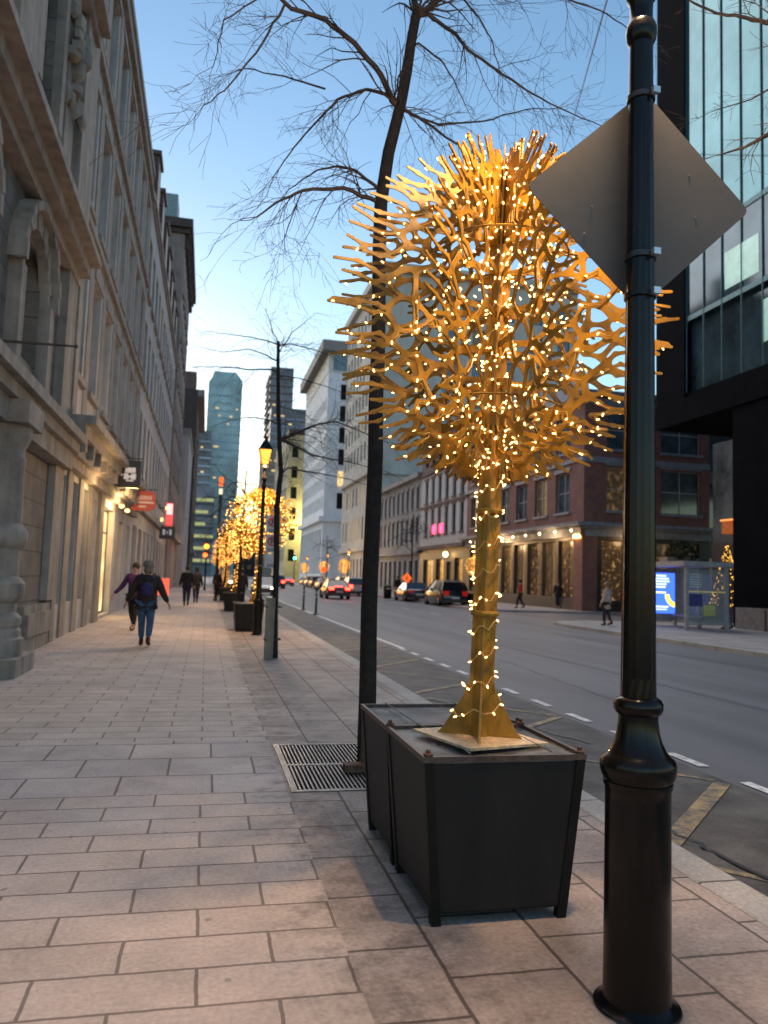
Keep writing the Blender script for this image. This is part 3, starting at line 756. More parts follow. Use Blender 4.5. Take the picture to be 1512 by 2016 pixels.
# protective stake of the middle tree
wood = mat('weathered_wood', (.22, .18, .14), rough=.8, var=.3, scale=6, bump=.5, streak=.6)
t = thing('tree_stake', (1.22, 14.6, 0), 'pale grey wooden stake box strapped to the thin middle tree', 'tree stake')
for (a, b, c, d) in ((1.13, 1.16, 14.5, 14.7), (1.16, 1.26, 14.5, 14.53), (1.26, 1.285, 14.5, 14.7)):
    MB().box(a, b, c, d, 0, 1.12).build('board', wood, t, world=True)
for z in (.35, .95):
    m = MB(); m.tube([(1.12, 14.49, z), (1.42, 14.62, z), (1.42, 14.82, z), (1.12, 14.72, z), (1.12, 14.49, z)], .014, 5); m.build('strap', mat('dark_strap', (.02, .02, .02), var=0), t, world=True)
# a tree behind the viewer whose boughs reach in at the upper right
rt_limbs = [
    ([(1620, 60, 4.0), (1508, 45, 4.3), (1459, 33, 4.5), (1410, 26, 4.7), (1365, 6, 4.9), (1330, -20, 5.0)], .012, .004, 5),
    ([(1640, 215, 3.6), (1560, 240, 4.0), (1508, 267, 4.2), (1466, 290, 4.3), (1410, 306, 4.4)], .018, .004, 5),
    ([(1640, 120, 4.2), (1540, 160, 4.6), (1480, 195, 4.8), (1400, 220, 5.0)], .008, .003, 4),
    ([(1640, -20, 4.0), (1540, 10, 4.4), (1500, -10, 4.6)], .012, .004, 4),
]
rnd = random.Random(21)
t = thing('bare_tree', (3.9 - .9, .9, 0), 'bare boughs reaching in at the top right corner in front of the glass tower', 'tree', 'bare street trees')
tb = MB(); tb.tube([(2.35, -.6, 0), (2.38, -.6, 2.2), (2.5, -.55, 3.2), (2.9, -.2, 4.1)], [.09, .075, .065, .05], 10); tb.build('trunk', bark, t, smooth=True, world=True)
cb = MB()
for pts, a, b, k in rt_limbs:
    Pp = [at(*p) for p in pts]
    limb(cb, [Vector((2.9, -.2, 4.05)), (Vector((2.9, -.2, 4.05)) + Pp[0]) / 2 + Vector((0, 0, .15))] + Pp, a * 2.0, b, rnd, k, .42)
cb.build('crown', twigm, t, smooth=True, world=True)
# rusty foot piece by the near trunk
t = thing('metal_bracket', (1.22, 6.15, 0), 'small rusty bracket at the foot of the nearest tree on the grate', 'bracket')
MB().box(1.16, 1.36, 6.18, 6.3, .002, .06).build('foot', rust, t, world=True)
MB().box(1.30, 1.33, 6.2, 6.28, .06, .42).build('upright', rust, t, world=True)
# overhead cable
t = MB(); a = at(1212, -60, 14); b = at(1100, 330, 60)
t.tube([a, (a + b) / 2 + Vector((0, 0, -.2)), b], .022, 5)
tag(t.build('overhead_cable', mat('cable', (.05, .05, .06), var=0)), 'thin dark cable slanting across the sky left of the sign', 'cable')

# ------------------------------------------------------------------ buildings: walls with real openings
glassd = mat('window_glass', (.010, .011, .013), rough=.5, var=.25, scale=.7, spec=.08)
framem = mat('window_frame_dark', (.05, .045, .04), rough=.6, var=.2)
framew = mat('window_frame_pale', (.42, .41, .40), rough=.6, var=.2)
litw = mat('lit_window', (.1, .08, .05), rough=.4, var=.3, scale=3, emit=(1, .68, .30), es=.42)
litd = mat('dim_lit_window', (.1, .08, .05), rough=.3, var=.3, scale=3, emit=(1, .62, .28), es=.045)
lits = mat('shop_window_glow', (.08, .06, .04), rough=.2, var=.3, scale=3, emit=(1, .58, .22), es=.12)
def varied_glow(m, c1, c2, sc, lo=.38, hi=.72):
    n = m.node_tree; b = n.nodes['Principled BSDF']; tc = n.nodes.new('ShaderNodeTexCoord')
    v = n.nodes.new('ShaderNodeTexVoronoi'); v.inputs['Scale'].default_value = sc
    nz = n.nodes.new('ShaderNodeTexNoise'); nz.inputs['Scale'].default_value = sc * 1.4; nz.inputs['Detail'].default_value = 4
    n.links.new(tc.outputs['Object'], nz.inputs['Vector'])
    rp = n.nodes.new('ShaderNodeValToRGB'); rp.color_ramp.elements[0].position = lo; rp.color_ramp.elements[1].position = hi
    rp.color_ramp.elements[0].color = (*c1, 1); rp.color_ramp.elements[1].color = (*c2, 1)
    n.links.new(nz.outputs['Fac'], rp.inputs[0]); n.links.new(rp.outputs[0], b.inputs['Emission Color'])
varied_glow(lits, (.06, .03, .012), (1, .55, .2), 3.2, .56, .70)
varied_glow(litw, (.5, .32, .12), (1, .75, .36), 1.2)
varied_glow(litd, (.12, .07, .035), (1, .6, .25), 2.2, .5, .75)
WCACHE = {}
def win_meshes(w, h, style, gm, fm):
    k = (round(w, 2), round(h, 2), style, gm.name, fm.name)
    if k in WCACHE: return WCACHE[k]
    m = MB(); f = .055
    if style != 'plain':
        m.box(-w / 2, -w / 2 + f, 0, .06, 0, h); m.box(w / 2 - f, w / 2, 0, .06, 0, h)
        m.box(-w / 2 + f, w / 2 - f, 0, .06, 0, f); m.box(-w / 2 + f, w / 2 - f, 0, .06, h - f, h)
        if style in ('sash', 'shop'):
            m.box(-.025, .025, .005, .05, f, h - f)
        zc = h * (.5 if style == 'sash' else .78)
        m.box(-w / 2 + f, w / 2 - f, .008, .052, zc - .025, zc + .025)
    else:
        m.box(-w / 2, w / 2, 0, .05, 0, .05)
    fme = m.mesh('window_frame', fm)
    p = MB(); p.add([(-w / 2, .035, 0), (w / 2, .035, 0), (w / 2, .035, h), (-w / 2, .035, h)], [(0, 1, 2, 3)])
    pme = p.mesh('pane', gm)
    WCACHE[k] = (fme, pme); return WCACHE[k]

def facade(t, O, U, N, Wd, H, wins, wm, depth=.28, thick=.4, trim=None, tm=None, fm=None, v0=0., wallname='wall'):
    """O lower corner, U along, N outward. wins: (u0,u1,v0,v1,style,glassmat). trim: list of boxes (u0,u1,v0,v1,out)"""
    O = Vector(O); U = Vector(U); N = Vector(N); Z = Vector((0, 0, 1))
    us = sorted({0., Wd, *[w[0] for w in wins], *[w[1] for w in wins]}); vs = sorted({v0, H, *[w[2] for w in wins], *[w[3] for w in wins]})
    idx = {}; V = []; Fc = []
    def g(u, v, d=0.):
        k = (round(u, 4), round(v, 4), round(d, 3))
        if k not in idx: idx[k] = len(V); V.append(O + U * u + Z * v - N * d)
        return idx[k]
    for a, b in zip(us, us[1:]):
        cu = (a + b) / 2; run = None
        for c, d in zip(vs, vs[1:]):
            cv = (c + d) / 2
            if any(w[0] < cu < w[1] and w[2] < cv < w[3] for w in wins): continue
            Fc.append((g(a, c), g(b, c), g(b, d), g(a, d)))
    for w in wins:
        a, b, c, d = w[:4]; q = depth
        Fc += [(g(a, c), g(b, c), g(b, c, q), g(a, c, q)), (g(a, d), g(a, d, q), g(b, d, q), g(b, d)), (g(a, c), g(a, c, q), g(a, d, q), g(a, d)), (g(b, c), g(b, d), g(b, d, q), g(b, c, q))]
    mb = MB(); mb.add(V, Fc); mb.build(wallname, wm, t, world=True)
    # windows
    rot = math.atan2(-N.x, N.y) if False else math.atan2((-N).y, (-N).x) - PI / 2
    for w in wins:
        a, b, c, d, st, gm = w
        fme, pme = win_meshes(b - a, d - c, st, gm, fm or framem)
        p = O + U * ((a + b) / 2) + Z * c - N * (depth - .07)
        o = obj('window', fme, t, p, rot, world=True); obj('pane', pme, o)
    for k, r in enumerate(trim or []):
        a, b, c, d, out = r[:5]; nm = r[5] if len(r) > 5 else 'moulding'
        m = MB(); lo = [O + U * a + Z * c, O + U * b + Z * c, O + U * b + Z * c + N * out, O + U * a + Z * c + N * out]
        m.hexa(lo, [p + Z * (d - c) for p in lo]); m.build(nm, tm or wm, t, world=True)

def shell(t, x0, x1, y0, y1, z0, z1, wm, skip='', name='body', roofm=None):
    """closed sides other than those named in skip ('L' x0, 'R' x1, 'F' y0, 'B' y1) and a roof"""
    v = [(x0, y0, z0), (x1, y0, z0), (x1, y1, z0), (x0, y1, z0), (x0, y0, z1), (x1, y0, z1), (x1, y1, z1), (x0, y1, z1)]
    f = []
    if 'F' not in skip: f.append((0, 1, 5, 4))
    if 'R' not in skip: f.append((1, 2, 6, 5))
    if 'B' not in skip: f.append((2, 3, 7, 6))
    if 'L' not in skip: f.append((3, 0, 4, 7))
    MB().add(v, f).build('side_walls', wm, t, world=True)
    MB().add([(x0, y0, z1 - .01), (x1, y0, z1 - .01), (x1, y1, z1 - .01), (x0, y1, z1 - .01)], [(0, 1, 2, 3)]).build('roof', roofm or MATS['ground'], t, world=True)

def wgrid(u0, pitch, n, w, rows, style, gm, lit=None, p=0., seed=0):
    rnd = random.Random(seed); out = []
    for i in range(n):
        for (v, h) in rows:
            g_ = gm
            if lit and rnd.random() < p: g_ = lit
            out.append((round(u0 + i * pitch, 3), round(u0 + i * pitch + w, 3), v, v + h, style, g_))
    return out
def sills(wins, out=.10, hood=.0):
    r = []
    for w in wins:
        r.append((w[0] - .1, w[1] + .1, w[2] - .16, w[2] - .002, out, 'sill'))
        if hood: r.append((w[0] - .14, w[1] + .14, w[3] + .06, w[3] + .30, hood, 'window_hood'))
    return r

stoneA = brickmat('old_stone_blocks', (.24, .215, .20), (.195, .18, .165), (.10, .09, .085), 1.1, .46, ms=.012, axes='wall', dirt=.45, noise=.15, bump=.6)
stoneB = mat('smooth_grey_stone', (.42, .41, .42), rough=.85, var=.2, scale=1.6, bump=.25, bscale=25, streak=.6)
stoneC = mat('carved_stone_trim', (.27, .245, .225), rough=.85, var=.22, scale=2.5, bump=.35, bscale=30, streak=.5)
brownm = mat('brown_slate_roof', (.075, .055, .05), rough=.75, var=.25, scale=4, streak=.4)
FX = XL
# ---- A: richly carved stone building at the left edge
t = thing('stone_building', (FX, 12, 0), 'old carved stone building with fat round columns at the left edge of the photo', 'building')
UL, NL = (0, 1, 0), (1, 0, 0)
OA = (FX, 4.0, 0)
winsA = [(9.0, 10.3, .9, 3.5, 'shop', glassd), (4.6, 6.4, .9, 3.6, 'shop', litw), (.8, 2.6, .9, 3.6, 'shop', glassd),
         (8.7, 10.5, 5.0, 7.0, 'shop', litd), (4.6, 6.4, 5.0, 7.0, 'shop', glassd),
         (8.9, 10.3, 9.6, 12.6, 'sash', glassd), (4.9, 6.3, 9.6, 12.6, 'sash', glassd), (8.9, 10.3, 14.2, 17.0, 'sash', glassd), (4.9, 6.3, 14.2, 17.0, 'sash', glassd)]
trA = [(0, 13.2, 3.95, 4.15, .42, 'cornice'), (0, 13.2, 4.152, 4.33, .55, 'cornice'), (0, 13.2, 3.6, 3.948, .3, 'frieze'),
       (0, 13.2, 7.55, 7.75, .22, 'cornice'), (0, 13.2, 7.752, 8.0, .42, 'cornice'), (0, 13.2, 8.002, 8.14, .62, 'cornice'),
       (0, 13.2, 13.0, 13.25, .3, 'cornice'), (0, 13.2, 13.252, 13.45, .5, 'cornice'), (0, 13.2, 17.5, 17.75, .35, 'cornice'), (0, 13.2, 18.6, 18.9, .1, 'cornice'), (0, 13.2, 18.902, 19.2, .2, 'cornice'),
       (12.2, 13.2, 8.142, 12.998, .22, 'pilaster'), (12.3, 13.1, 13.452, 17.498, .2, 'pilaster'), (6.9, 8.1, 8.142, 12.998, .28, 'pilaster'), (10.9, 11.7, 8.142, 12.998, .14, 'pilaster'),
       (12.35, 13.2, .9, 3.598, .14, 'pilaster'), (12.2, 13.2, 4.332, 7.548, .18, 'pilaster'), (6.9, 7.9, 13.452, 17.498, .25, 'pilaster')]
facade(t, OA, UL, NL, 13.2, 19.2, winsA, stoneA, depth=.55, trim=trA, tm=stoneC)
shell(t, FX - 14, FX, 4.0, 17.2, 0, 19.2, stoneA, skip='R')
# window surrounds with bracketed hoods, high up
for (a, b, v0, v1) in ((8.9, 10.3, 9.6, 12.6), (4.9, 6.3, 9.6, 12.6), (8.9, 10.3, 14.2, 17.0)):
    m = MB()
    m.box(FX, FX + .16, 4 + a - .32, 4 + a - .02, v0 - .2, v1 + .05); m.box(FX, FX + .16, 4 + b + .02, 4 + b + .32, v0 - .2, v1 + .05)
    m.build('window_surround', stoneC, t, world=True)
    m = MB(); m.prism([(4 + a - .5, v1 + .1), (4 + b + .5, v1 + .1), (4 + b + .5, v1 + .28), (4 + (a + b) / 2, v1 + .62), (4 + a - .5, v1 + .28)], 'x', FX, FX + .34); m.build('pediment', stoneC, t, world=True)
    for yy in (4 + a - .2, 4 + b + .2):
        m = MB(); m.prism([(FX, v1 - .45), (FX + .17, v1 - .38), (FX + .22, v1 - .2), (FX + .3, v1), (FX + .3, v1 + .09), (FX, v1 + .09)], 'y', yy - .13, yy + .13); m.build('bracket', stoneC, t, world=True)
# arches over the doors between the two floors
def arch(t, yc, rad, zs, x0, x1, wdt, m_):
    m = MB(); n = 14
    for i in range(n):
        a0 = PI * i / n; a1 = PI * (i + 1) / n
        P = [(yc + rr * math.cos(a), zs + rr * math.sin(a)) for rr, a in ((rad, a0), (rad + wdt, a0), (rad + wdt, a1), (rad, a1))]
        m.prism(P, 'x', x0, x1 + (.02 if i % 2 else 0))
    m.build('arch', m_, t, world=True)
for yc in (13.6, 9.5):
    arch(t, yc, .95, 6.2, FX - .02, FX + .14, .30, stoneC); arch(t, yc, 1.26, 6.2, FX - .02, FX + .26, .14, stoneC)
    m = MB(); m.box(FX - .02, FX + .2, yc - 1.25, yc - .95, 4.34, 6.2); m.build('arch_pier', stoneC, t, world=True)
    m = MB(); m.box(FX - .02, FX + .2, yc + .95, yc + 1.25, 4.34, 6.2); m.build('arch_pier', stoneC, t, world=True)
# fat engaged columns
def fat_column(t, y, x=FX + .08):
    prof = [(.72, 0), (.72, .22), (.66, .24), (.66, .50), (.60, .53), (.60, .62), (.56, .66), (.60, .72), (.60, .80), (.55, .84), (.50, .88), (.50, 1.02), (.58, 1.06), (.62, 1.14), (.62, 1.30), (.56, 1.36), (.50, 1.40), (.485, 1.80), (.58, 1.86), (.61, 1.95), (.60, 2.06), (.55, 2.12), (.49, 2.17), (.47, 3.05), (.49, 3.08), (.49, 3.14), (.46, 3.17), (.46, 3.28), (.50, 3.34), (.54, 3.42), (.56, 3.5), (.56, 3.6)]
    prof = [(r * .80, z) for r, z in prof]
    MB().lathe(prof, (x, y, 0), 28).build('column', stoneC, t, smooth=True, world=True)
    m = MB(); m.box(x - .5, x + .5, y - .5, y + .5, 3.602, 3.94); m.build('capital', stoneC, t, world=True)
    m = MB(); m.box(x - .58, x + .58, y - .6, y + .6, 0, .26); m.build('plinth', stoneC, t, world=True)
for y in (12.25, 8.2): fat_column(t, y)
for (ya, yb) in ((14.6, 16.9),):
    MB().box(FX, FX + .10, ya, yb, .0, .85).build('plinth', stoneC, t, world=True)
    MB().box(FX + .102, FX + .16, ya + .1, yb - .1, .3, .7).build('plinth_panel', stoneC, t, world=True)
# carved swag and figures beneath the upper cornice
rnd = random.Random(2)
for yy in (15.3, 11.0):
    m = MB()
    for i in range(26):
        m.ball((FX + .15 + rnd.uniform(-.03, .12), yy + rnd.uniform(-.55, .55), 11.2 + rnd.uniform(-.8, .9)), (rnd.uniform(.1, .2), rnd.uniform(.1, .24), rnd.uniform(.12, .32)), 6)
    m.build('carved_relief', stoneC, t, smooth=True, world=True)
t = MB(); p0 = at(8, 660, 11.0); t.tube([(FX - .0, 11.3, p0.z), (FX + .62, 11.3, p0.z + .01), (FX + 1.22, 11.3, p0.z + .02)], [.022, .02, .014], 8); t.ball((FX + 1.22, 11.3, p0.z + .02), .03, 6)
tag(t.build('flag_rod', mat('iron_rod', (.05, .04, .035), rough=.6, var=.2)), 'thin bare iron rod sticking out of the carved stone wall', 'flag rod')

# ---- B: long grey stone building with tall windows over a cornice
t = thing('stone_building', (FX, 26, 0), 'long grey stone building with tall narrow windows above a heavy shopfront cornice', 'building')
OB = (FX, 17.2, 0)
rowsB = [(6.0, 2.9), (10.1, 2.9), (14.2, 2.9)]
wB = wgrid(.85, 2.35, 7, 1.35, rowsB, 'sash', glassd)
shopB = [(.46, 1.15, .75, 3.6, 'plain', glassd), (1.9, 2.8, .75, 3.6, 'plain', glassd), (3.5, 4.6, .75, 3.6, 'plain', glassd), (5.4, 6.3, .4, 3.5, 'plain', litd), (8.0, 10.6, .1, 3.5, 'shop', litw), (12.2, 13.6, .9, 3.3, 'shop', litd), (15.0, 16.2, .9, 3.3, 'shop', glassd)]
trB = [(0, 17, 3.75, 3.98, .22, 'cornice'), (0, 17, 3.982, 4.35, .34, 'frieze'), (0, 17, 4.352, 4.62, .52, 'cornice'), (0, 17, 4.622, 4.8, .72, 'cornice'),
       (0, 17, 9.6, 9.78, .12, 'string_course'), (0, 17, 13.8, 13.98, .12, 'string_course'), (0, 17, 17.7, 17.9, .15, 'string_course'),
       (0, 17, 18.5, 18.7, .05, 'cornice'), (0, 17, 18.702, 19.0, .10, 'cornice'), (0, .42, .0, 3.748, .08, 'pilaster'), (1.2, 1.85, .0, 3.748, .05, 'pilaster'), (2.85, 3.45, 0, 3.748, .05, 'pilaster'), (4.65, 5.35, 0, 3.748, .05, 'pilaster'), (6.4, 7.2, 0, 3.748, .1, 'pilaster'),
       (0, .5, 4.802, 18.498, .22, 'pilaster')]
for i in range(8): trB.append((.14 + i * 2.35, .76 + i * 2.35, 4.802, 17.698, .025, 'pilaster') if i else (.1, .2, 4.9, 5.0, .23, 'moulding'))
facade(t, OB, UL, NL, 17, 19.0, wB + shopB, stoneB, depth=.26, trim=trB + sills(wB, .12, .05), tm=stoneC)
shell(t, FX - 14, FX, 17.2, 34.2, 0, 19.0, stoneB, skip='R')
for i in range(14): MB().box(FX + .345, FX + .5, 17.5 + i * 1.2, 17.68 + i * 1.2, 4.05, 4.35).build('dentil', stoneC, t, world=True)
for yy in (25.6, 27.4):
    o = MB().ball((FX + .45, yy, 3.55), (.09, .09, .07), 8).build('downlight', emat('downlight_glow', (1, .6, .2), .9), t, world=True)
for yy, e in ((26.5, 60), (21.0, 14)):
    l = bpy.data.lights.new('shop_light', 'POINT'); l.energy = e; l.color = (1, .62, .25); l.shadow_soft_size = .15
    lo = bpy.data.objects.new('shop_light', l); COL.objects.link(lo); lo.parent = t; lo.location = Vector((FX + .62, yy, 3.45)) - wloc(t)

# ---- B2: longer row with slate mansard and dormers
t = thing('stone_building', (FX, 48, 0), 'grey stone row building with brown slate mansard and a line of dormers against the sky', 'building')
OB2 = (FX, 34.2, 0)
wB2 = wgrid(.6, 2.3, 12, 1.35, [(5.8, 2.8), (9.8, 2.8), (13.8, 2.6)], 'plain', glassd)
s2 = wgrid(.6, 2.75, 10, 1.9, [(.5, 3.0)], 'shop', glassd, litd, .5, 4)
facade(t, OB2, UL, NL, 28, 18.2, wB2 + s2, stoneB, depth=.22, trim=[(0, 28, 4.2, 4.55, .3, 'cornice'), (0, 28, 17.7, 17.95, .08, 'cornice'), (0, 28, 17.952, 18.2, .16, 'cornice')] + sills(wB2, .12), tm=stoneC)
shell(t, FX - 14, FX, 34.2, 62.2, 0, 18.2, stoneB, skip='R')
MB().prism([(FX - .02, 18.2), (FX - .6, 20.6), (FX - 12, 20.6), (FX - 13.5, 18.2)], 'y', 34.4, 62.0).build('mansard', brownm, t, world=True)
for yy in (35.6, 39.2, 42.8, 46.4, 50, 53.6, 57.2):
    m = MB(); m.box(FX - .9, FX + .10, yy, yy + 1.5, 18.21, 20.6); m.box(FX - 1.0, FX + .2, yy - .1, yy + 1.6, 20.602, 20.8)
    d = m.build('dormer', mat('dormer_brown', (.11, .065, .06), rough=.7, var=.25), t, world=True)
    pz = MB().add([(FX + .104, yy + .25, 18.5), (FX + .104, yy + 1.25, 18.5), (FX + .104, yy + 1.25, 20.3), (FX + .104, yy + .25, 20.3)], [(0, 1, 2, 3)]).build('pane', glassd, d)

# ---- C: taller building with a great brown cornice, D: ornate block farther on
cstone = mat('pinkish_stone', (.24, .20, .185), rough=.85, var=.2, scale=1.2, bump=.3, bscale=12, streak=.4)
t = thing('corniced_building', (FX + .15, 70, 0), 'tall dark building with a great brown overhanging cornice, farthest of the high left row', 'building')
wC = wgrid(.8, 2.6, 6, 1.2, [(5.5 + 3.7 * k, 2.3) for k in range(6)], 'plain', glassd)
facade(t, (FX + .15, 62.2, 0), UL, NL, 17.3, 28.6, wC, cstone, depth=.3, trim=[(0, 17.3, 4.2, 4.6, .5, 'cornice')] + sills(wC, .15), tm=stoneC)
shell(t, FX - 13, FX + .15, 62.2, 79.5, 0, 28.6, cstone, skip='R')
m = MB(); m.box(FX - 13.5, FX + .55, 62.0, 79.7, 28.61, 29.0); m.box(FX - 13.5, FX + .75, 61.7, 80.0, 29.002, 29.7); m.build('cornice', brownm, t, world=True)
for i in range(10): MB().box(FX + .15, FX + .45, 62.6 + i * 1.75, 62.95 + i * 1.75, 27.6, 28.605).build('bracket', brownm, t, world=True)
MB().box(FX - 3.0, FX - .6, 63, 66, 29.71, 32.2).build('roof_hut', mat('copper_green', (.25, .34, .34), var=.15), t, world=True)
pale = mat('pale_render', (.42, .40, .42), rough=.9, var=.15, scale=.6, streak=.5)
t = thing('pale_building', (FX, 86, 0), 'pale rendered building with a bare end wall beyond the corniced block', 'building')
shell(t, FX - 10, FX + .85, 80.2, 96, 0, 16, pale)
wD = wgrid(1, 2.5, 5, 1.1, [(5 + 3.6 * k, 2.1) for k in range(3)], 'plain', glassd)
MB().box(FX + .2, FX + .95, 80.1, 96.1, 15.4, 16.1).build('cornice', stoneC, t, world=True)
t = thing('ornate_building', (FX, 108, 0), 'distant ornate brown building with bays, last of the left row', 'building')
wD = wgrid(1, 3, 8, 1.3, [(4.6 + 3.5 * k, 2.2) for k in range(5)], 'plain', glassd)
facade(t, (FX + 1.1, 96.5, 0), UL, NL, 26, 24, wD, brownm, depth=.3, trim=[(0, 26, 3.9, 4.3, .5, 'cornice'), (0, 26, 23.2, 24, .8, 'cornice')] + sills(wD, .15), tm=stoneC)
shell(t, FX - 12, FX + 1.1, 96.5, 122.5, 0, 24, brownm, skip='R')
MB().box(FX - 4, FX + .8, 97, 101, 24.01, 26.3).build('roof_hut', mat('brown_brick_hut', (.17, .10, .085), var=.2), t, world=True)

# ------------------------------------------------------------------ signs and fittings on the left side
def hang_sign(loc, w, h, label, face, marks, shape='box'):
    t = thing('hanging_sign', loc, label, 'sign')
    m = MB()
    if shape == 'box': m.box(0, w, -.05, .05, 0, h)
    else:
        n = 10; rr = h * .30; pts = []
        for (cx_, cz_, a0) in ((w - rr, rr, -90), (w - rr, h - rr, 0), (rr, h - rr, 90), (rr, rr, 180)):
            for i in range(n): a = R(a0 + 90 * i / (n - 1)); pts.append((cx_ + rr * math.cos(a), cz_ + rr * math.sin(a)))
        m.prism(pts, 'y', -.05, .05)
    m.build('board', face, t)
    m = MB(); m.tube([(-.12, 0, h + .07), (w * 1.03, 0, h + .07)], .014, 6); m.build('bracket_bar', post, t)
    for xx in (w * .2, w * .8): MB().tube([(xx, 0, h - .02), (xx, 0, h + .075)], .008, 4).build('hanger', post, t)
    for mk, mm in marks:
        q = MB()
        for (x0, x1, z0, z1) in mk: q.box(x0, x1, -.056, -.05, z0, z1)
        q.build('lettering', mm, t)
    return t
wsign = mat('sign_white', (.72, .72, .75), rough=.5, var=.08, emit=(.9, .9, 1), es=.03)
dsign = mat('sign_dark', (.025, .025, .035), rough=.4, var=.15)
rsign = mat('sign_red', (.42, .05, .035), rough=.5, var=.12, emit=(.6, .08, .05), es=.04)
psign = mat('sign_cream', (.75, .5, .4), rough=.5, var=.1, emit=(.8, .5, .4), es=.03)
hang_sign((FX + .12, 24.4, 4.02), .95, .84, 'square dark hanging sign with pale blocky marks above the glowing doorway', dsign,
          [([(.10, .36, .50, .58), (.08, .30, .42, .49), (.22, .44, .36, .41)], wsign), ([(.50, .80, .46, .62), (.47, .60, .26, .44), (.68, .82, .26, .44), (.60, .68, .30, .38), (.54, .76, .20, .25)], wsign)])
MB().prism([(FX + .05, 3.93), (FX + 1.75, 3.55), (FX + 1.75, 3.60), (FX + .05, 4.0)], 'y', 24.36, 24.44).build('awning_edge', dsign, None) if False else None
hang_sign((FX + .10, 31.0, 3.84), 1.02, .76, 'rounded red hanging sign with cream lettering beyond the dark one', rsign,
          [([(.12 + i * .065, .165 + i * .065, .42, .58) for i in range(12)], psign), ([(.06, .96, .28, .36)], psign), ([(.40, .68, .12, .20)], psign)], 'round')
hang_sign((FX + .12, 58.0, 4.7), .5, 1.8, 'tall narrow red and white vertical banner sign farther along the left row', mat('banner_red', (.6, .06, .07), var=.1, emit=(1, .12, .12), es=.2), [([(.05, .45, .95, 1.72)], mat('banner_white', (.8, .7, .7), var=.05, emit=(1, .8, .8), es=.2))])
hang_sign((FX + .2, 50.0, 3.55), .95, .8, 'small black hanging sign below the red and white banner', dsign, [([(.2, .35, .25, .6), (.45, .5, .3, .5), (.6, .75, .25, .6)], wsign)])
t = thing('wall_lantern', (FX + .4, 47, 4.55), 'small glowing lamps on the left wall above the black sign', 'wall lamp')
MB().box(-.4, 0, -.04, .04, -.03, .03).build('arm', post, t)
MB().ball((0.08, 0, 0), (.10, .10, .13), 8).build('glass', emat('wall_lantern_glow', (1, .6, .22), .6), t, smooth=True)
t2 = dup(t, (FX + .4, 51.5, 5.6), 'second small glowing lamp on the left wall, farther and higher')
# sandwich board
t = thing('sandwich_board', (-2.62, 52.0, 0), 'small red and white A-board standing by the left wall behind the walkers', 'sandwich board')
for s in (-1, 1):
    m = MB(); m.hexa([(-.36, s * .30 - .015, .0), (.36, s * .30 - .015, 0), (.36, s * .30 + .015, 0), (-.36, s * .30 + .015, 0)], [(-.36, s * .02 - .012, 1.1), (.36, s * .02 - .012, 1.1), (.36, s * .02 + .012, 1.1), (-.36, s * .02 + .012, 1.1)])
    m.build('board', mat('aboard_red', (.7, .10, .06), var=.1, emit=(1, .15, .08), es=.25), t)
m = MB()
for z in (.45, .62, .75): m.hexa([(-.24, -.322 + z * .255, z - .04), (.24, -.322 + z * .255, z - .04), (.24, -.312 + z * .255, z - .04), (-.24, -.312 + z * .255, z - .04)], [(-.24, -.302 + z * .255, z + .04), (.24, -.302 + z * .255, z + .04), (.24, -.292 + z * .255, z + .04), (-.24, -.292 + z * .255, z + .04)])
m.build('lettering', wsign, t)

# ------------------------------------------------------------------ right side of the street
RX = XR
UR, NR = (0, 1, 0), (-1, 0, 0)
redb = brickmat('red_brick', (.27, .10, .085), (.21, .075, .065), (.22, .17, .15), .24, .08, ms=.008, axes='wall', dirt=.3, noise=.1, bump=.2)
grst = mat('grey_dressed_stone', (.27, .27, .28), rough=.85, var=.18, scale=1.2, bump=.2, bscale=14, streak=.5)
bluest = mat('painted_cornice', (.20, .22, .27), rough=.6, var=.15, scale=3)
winb = mat('window_glass_blue', (.07, .10, .13), rough=.1, var=.3, scale=.8, spec=.9)
# brick corner restaurant
t = thing('brick_building', (RX, 42.5, 0), 'red brick corner restaurant with pale window bands and a grey cornice over lit shopfronts', 'building')
wF = [(1.9 + i * 3.3, 3.9 + i * 3.3, z, z + h, 'sash', winb if (i, z) != (1, 6.1) else litd) for i in range(6) for z, h in ((6.1, 2.5), (9.9, 2.4))]
gF = [(1.4 + i * 2.45, 3.4 + i * 2.45, .75, 4.3, 'shop', lits if i % 2 == 0 else litd) for i in range(8)]
facade(t, (RX, 42.5, 0), UR, NR, 21.5, 13.4, wF, redb, depth=.25, v0=5.2, trim=[(-.5, 21.5, 4.95, 5.1, .5, 'cornice'), (-.75, 21.5, 5.102, 5.3, .75, 'cornice'), (0, 21.5, 4.5, 4.948, .2, 'frieze'), (0, 21.5, 9.1, 9.35, .08, 'stone_band'), (0, 21.5, 12.7, 12.95, .1, 'stone_band'), (-.4, 21.5, 13.1, 13.4, .4, 'cornice')] + sills(wF, .1, .06), tm=bluest, fm=framew)
facade(t, (RX, 42.5, 0), UR, NR, 21.5, 5.2, gF, mat('dark_shopfront', (.035, .03, .03), rough=.5, var=.2), depth=.3, wallname='shopfront')
wS = [(1.5, 4.4, 6.1, 8.8, 'sash', litd), (5.2, 8.0, 6.1, 8.8, 'sash', winb), (1.5, 4.4, 9.9, 12.3, 'sash', winb), (5.2, 8.0, 9.9, 12.3, 'sash', winb)]
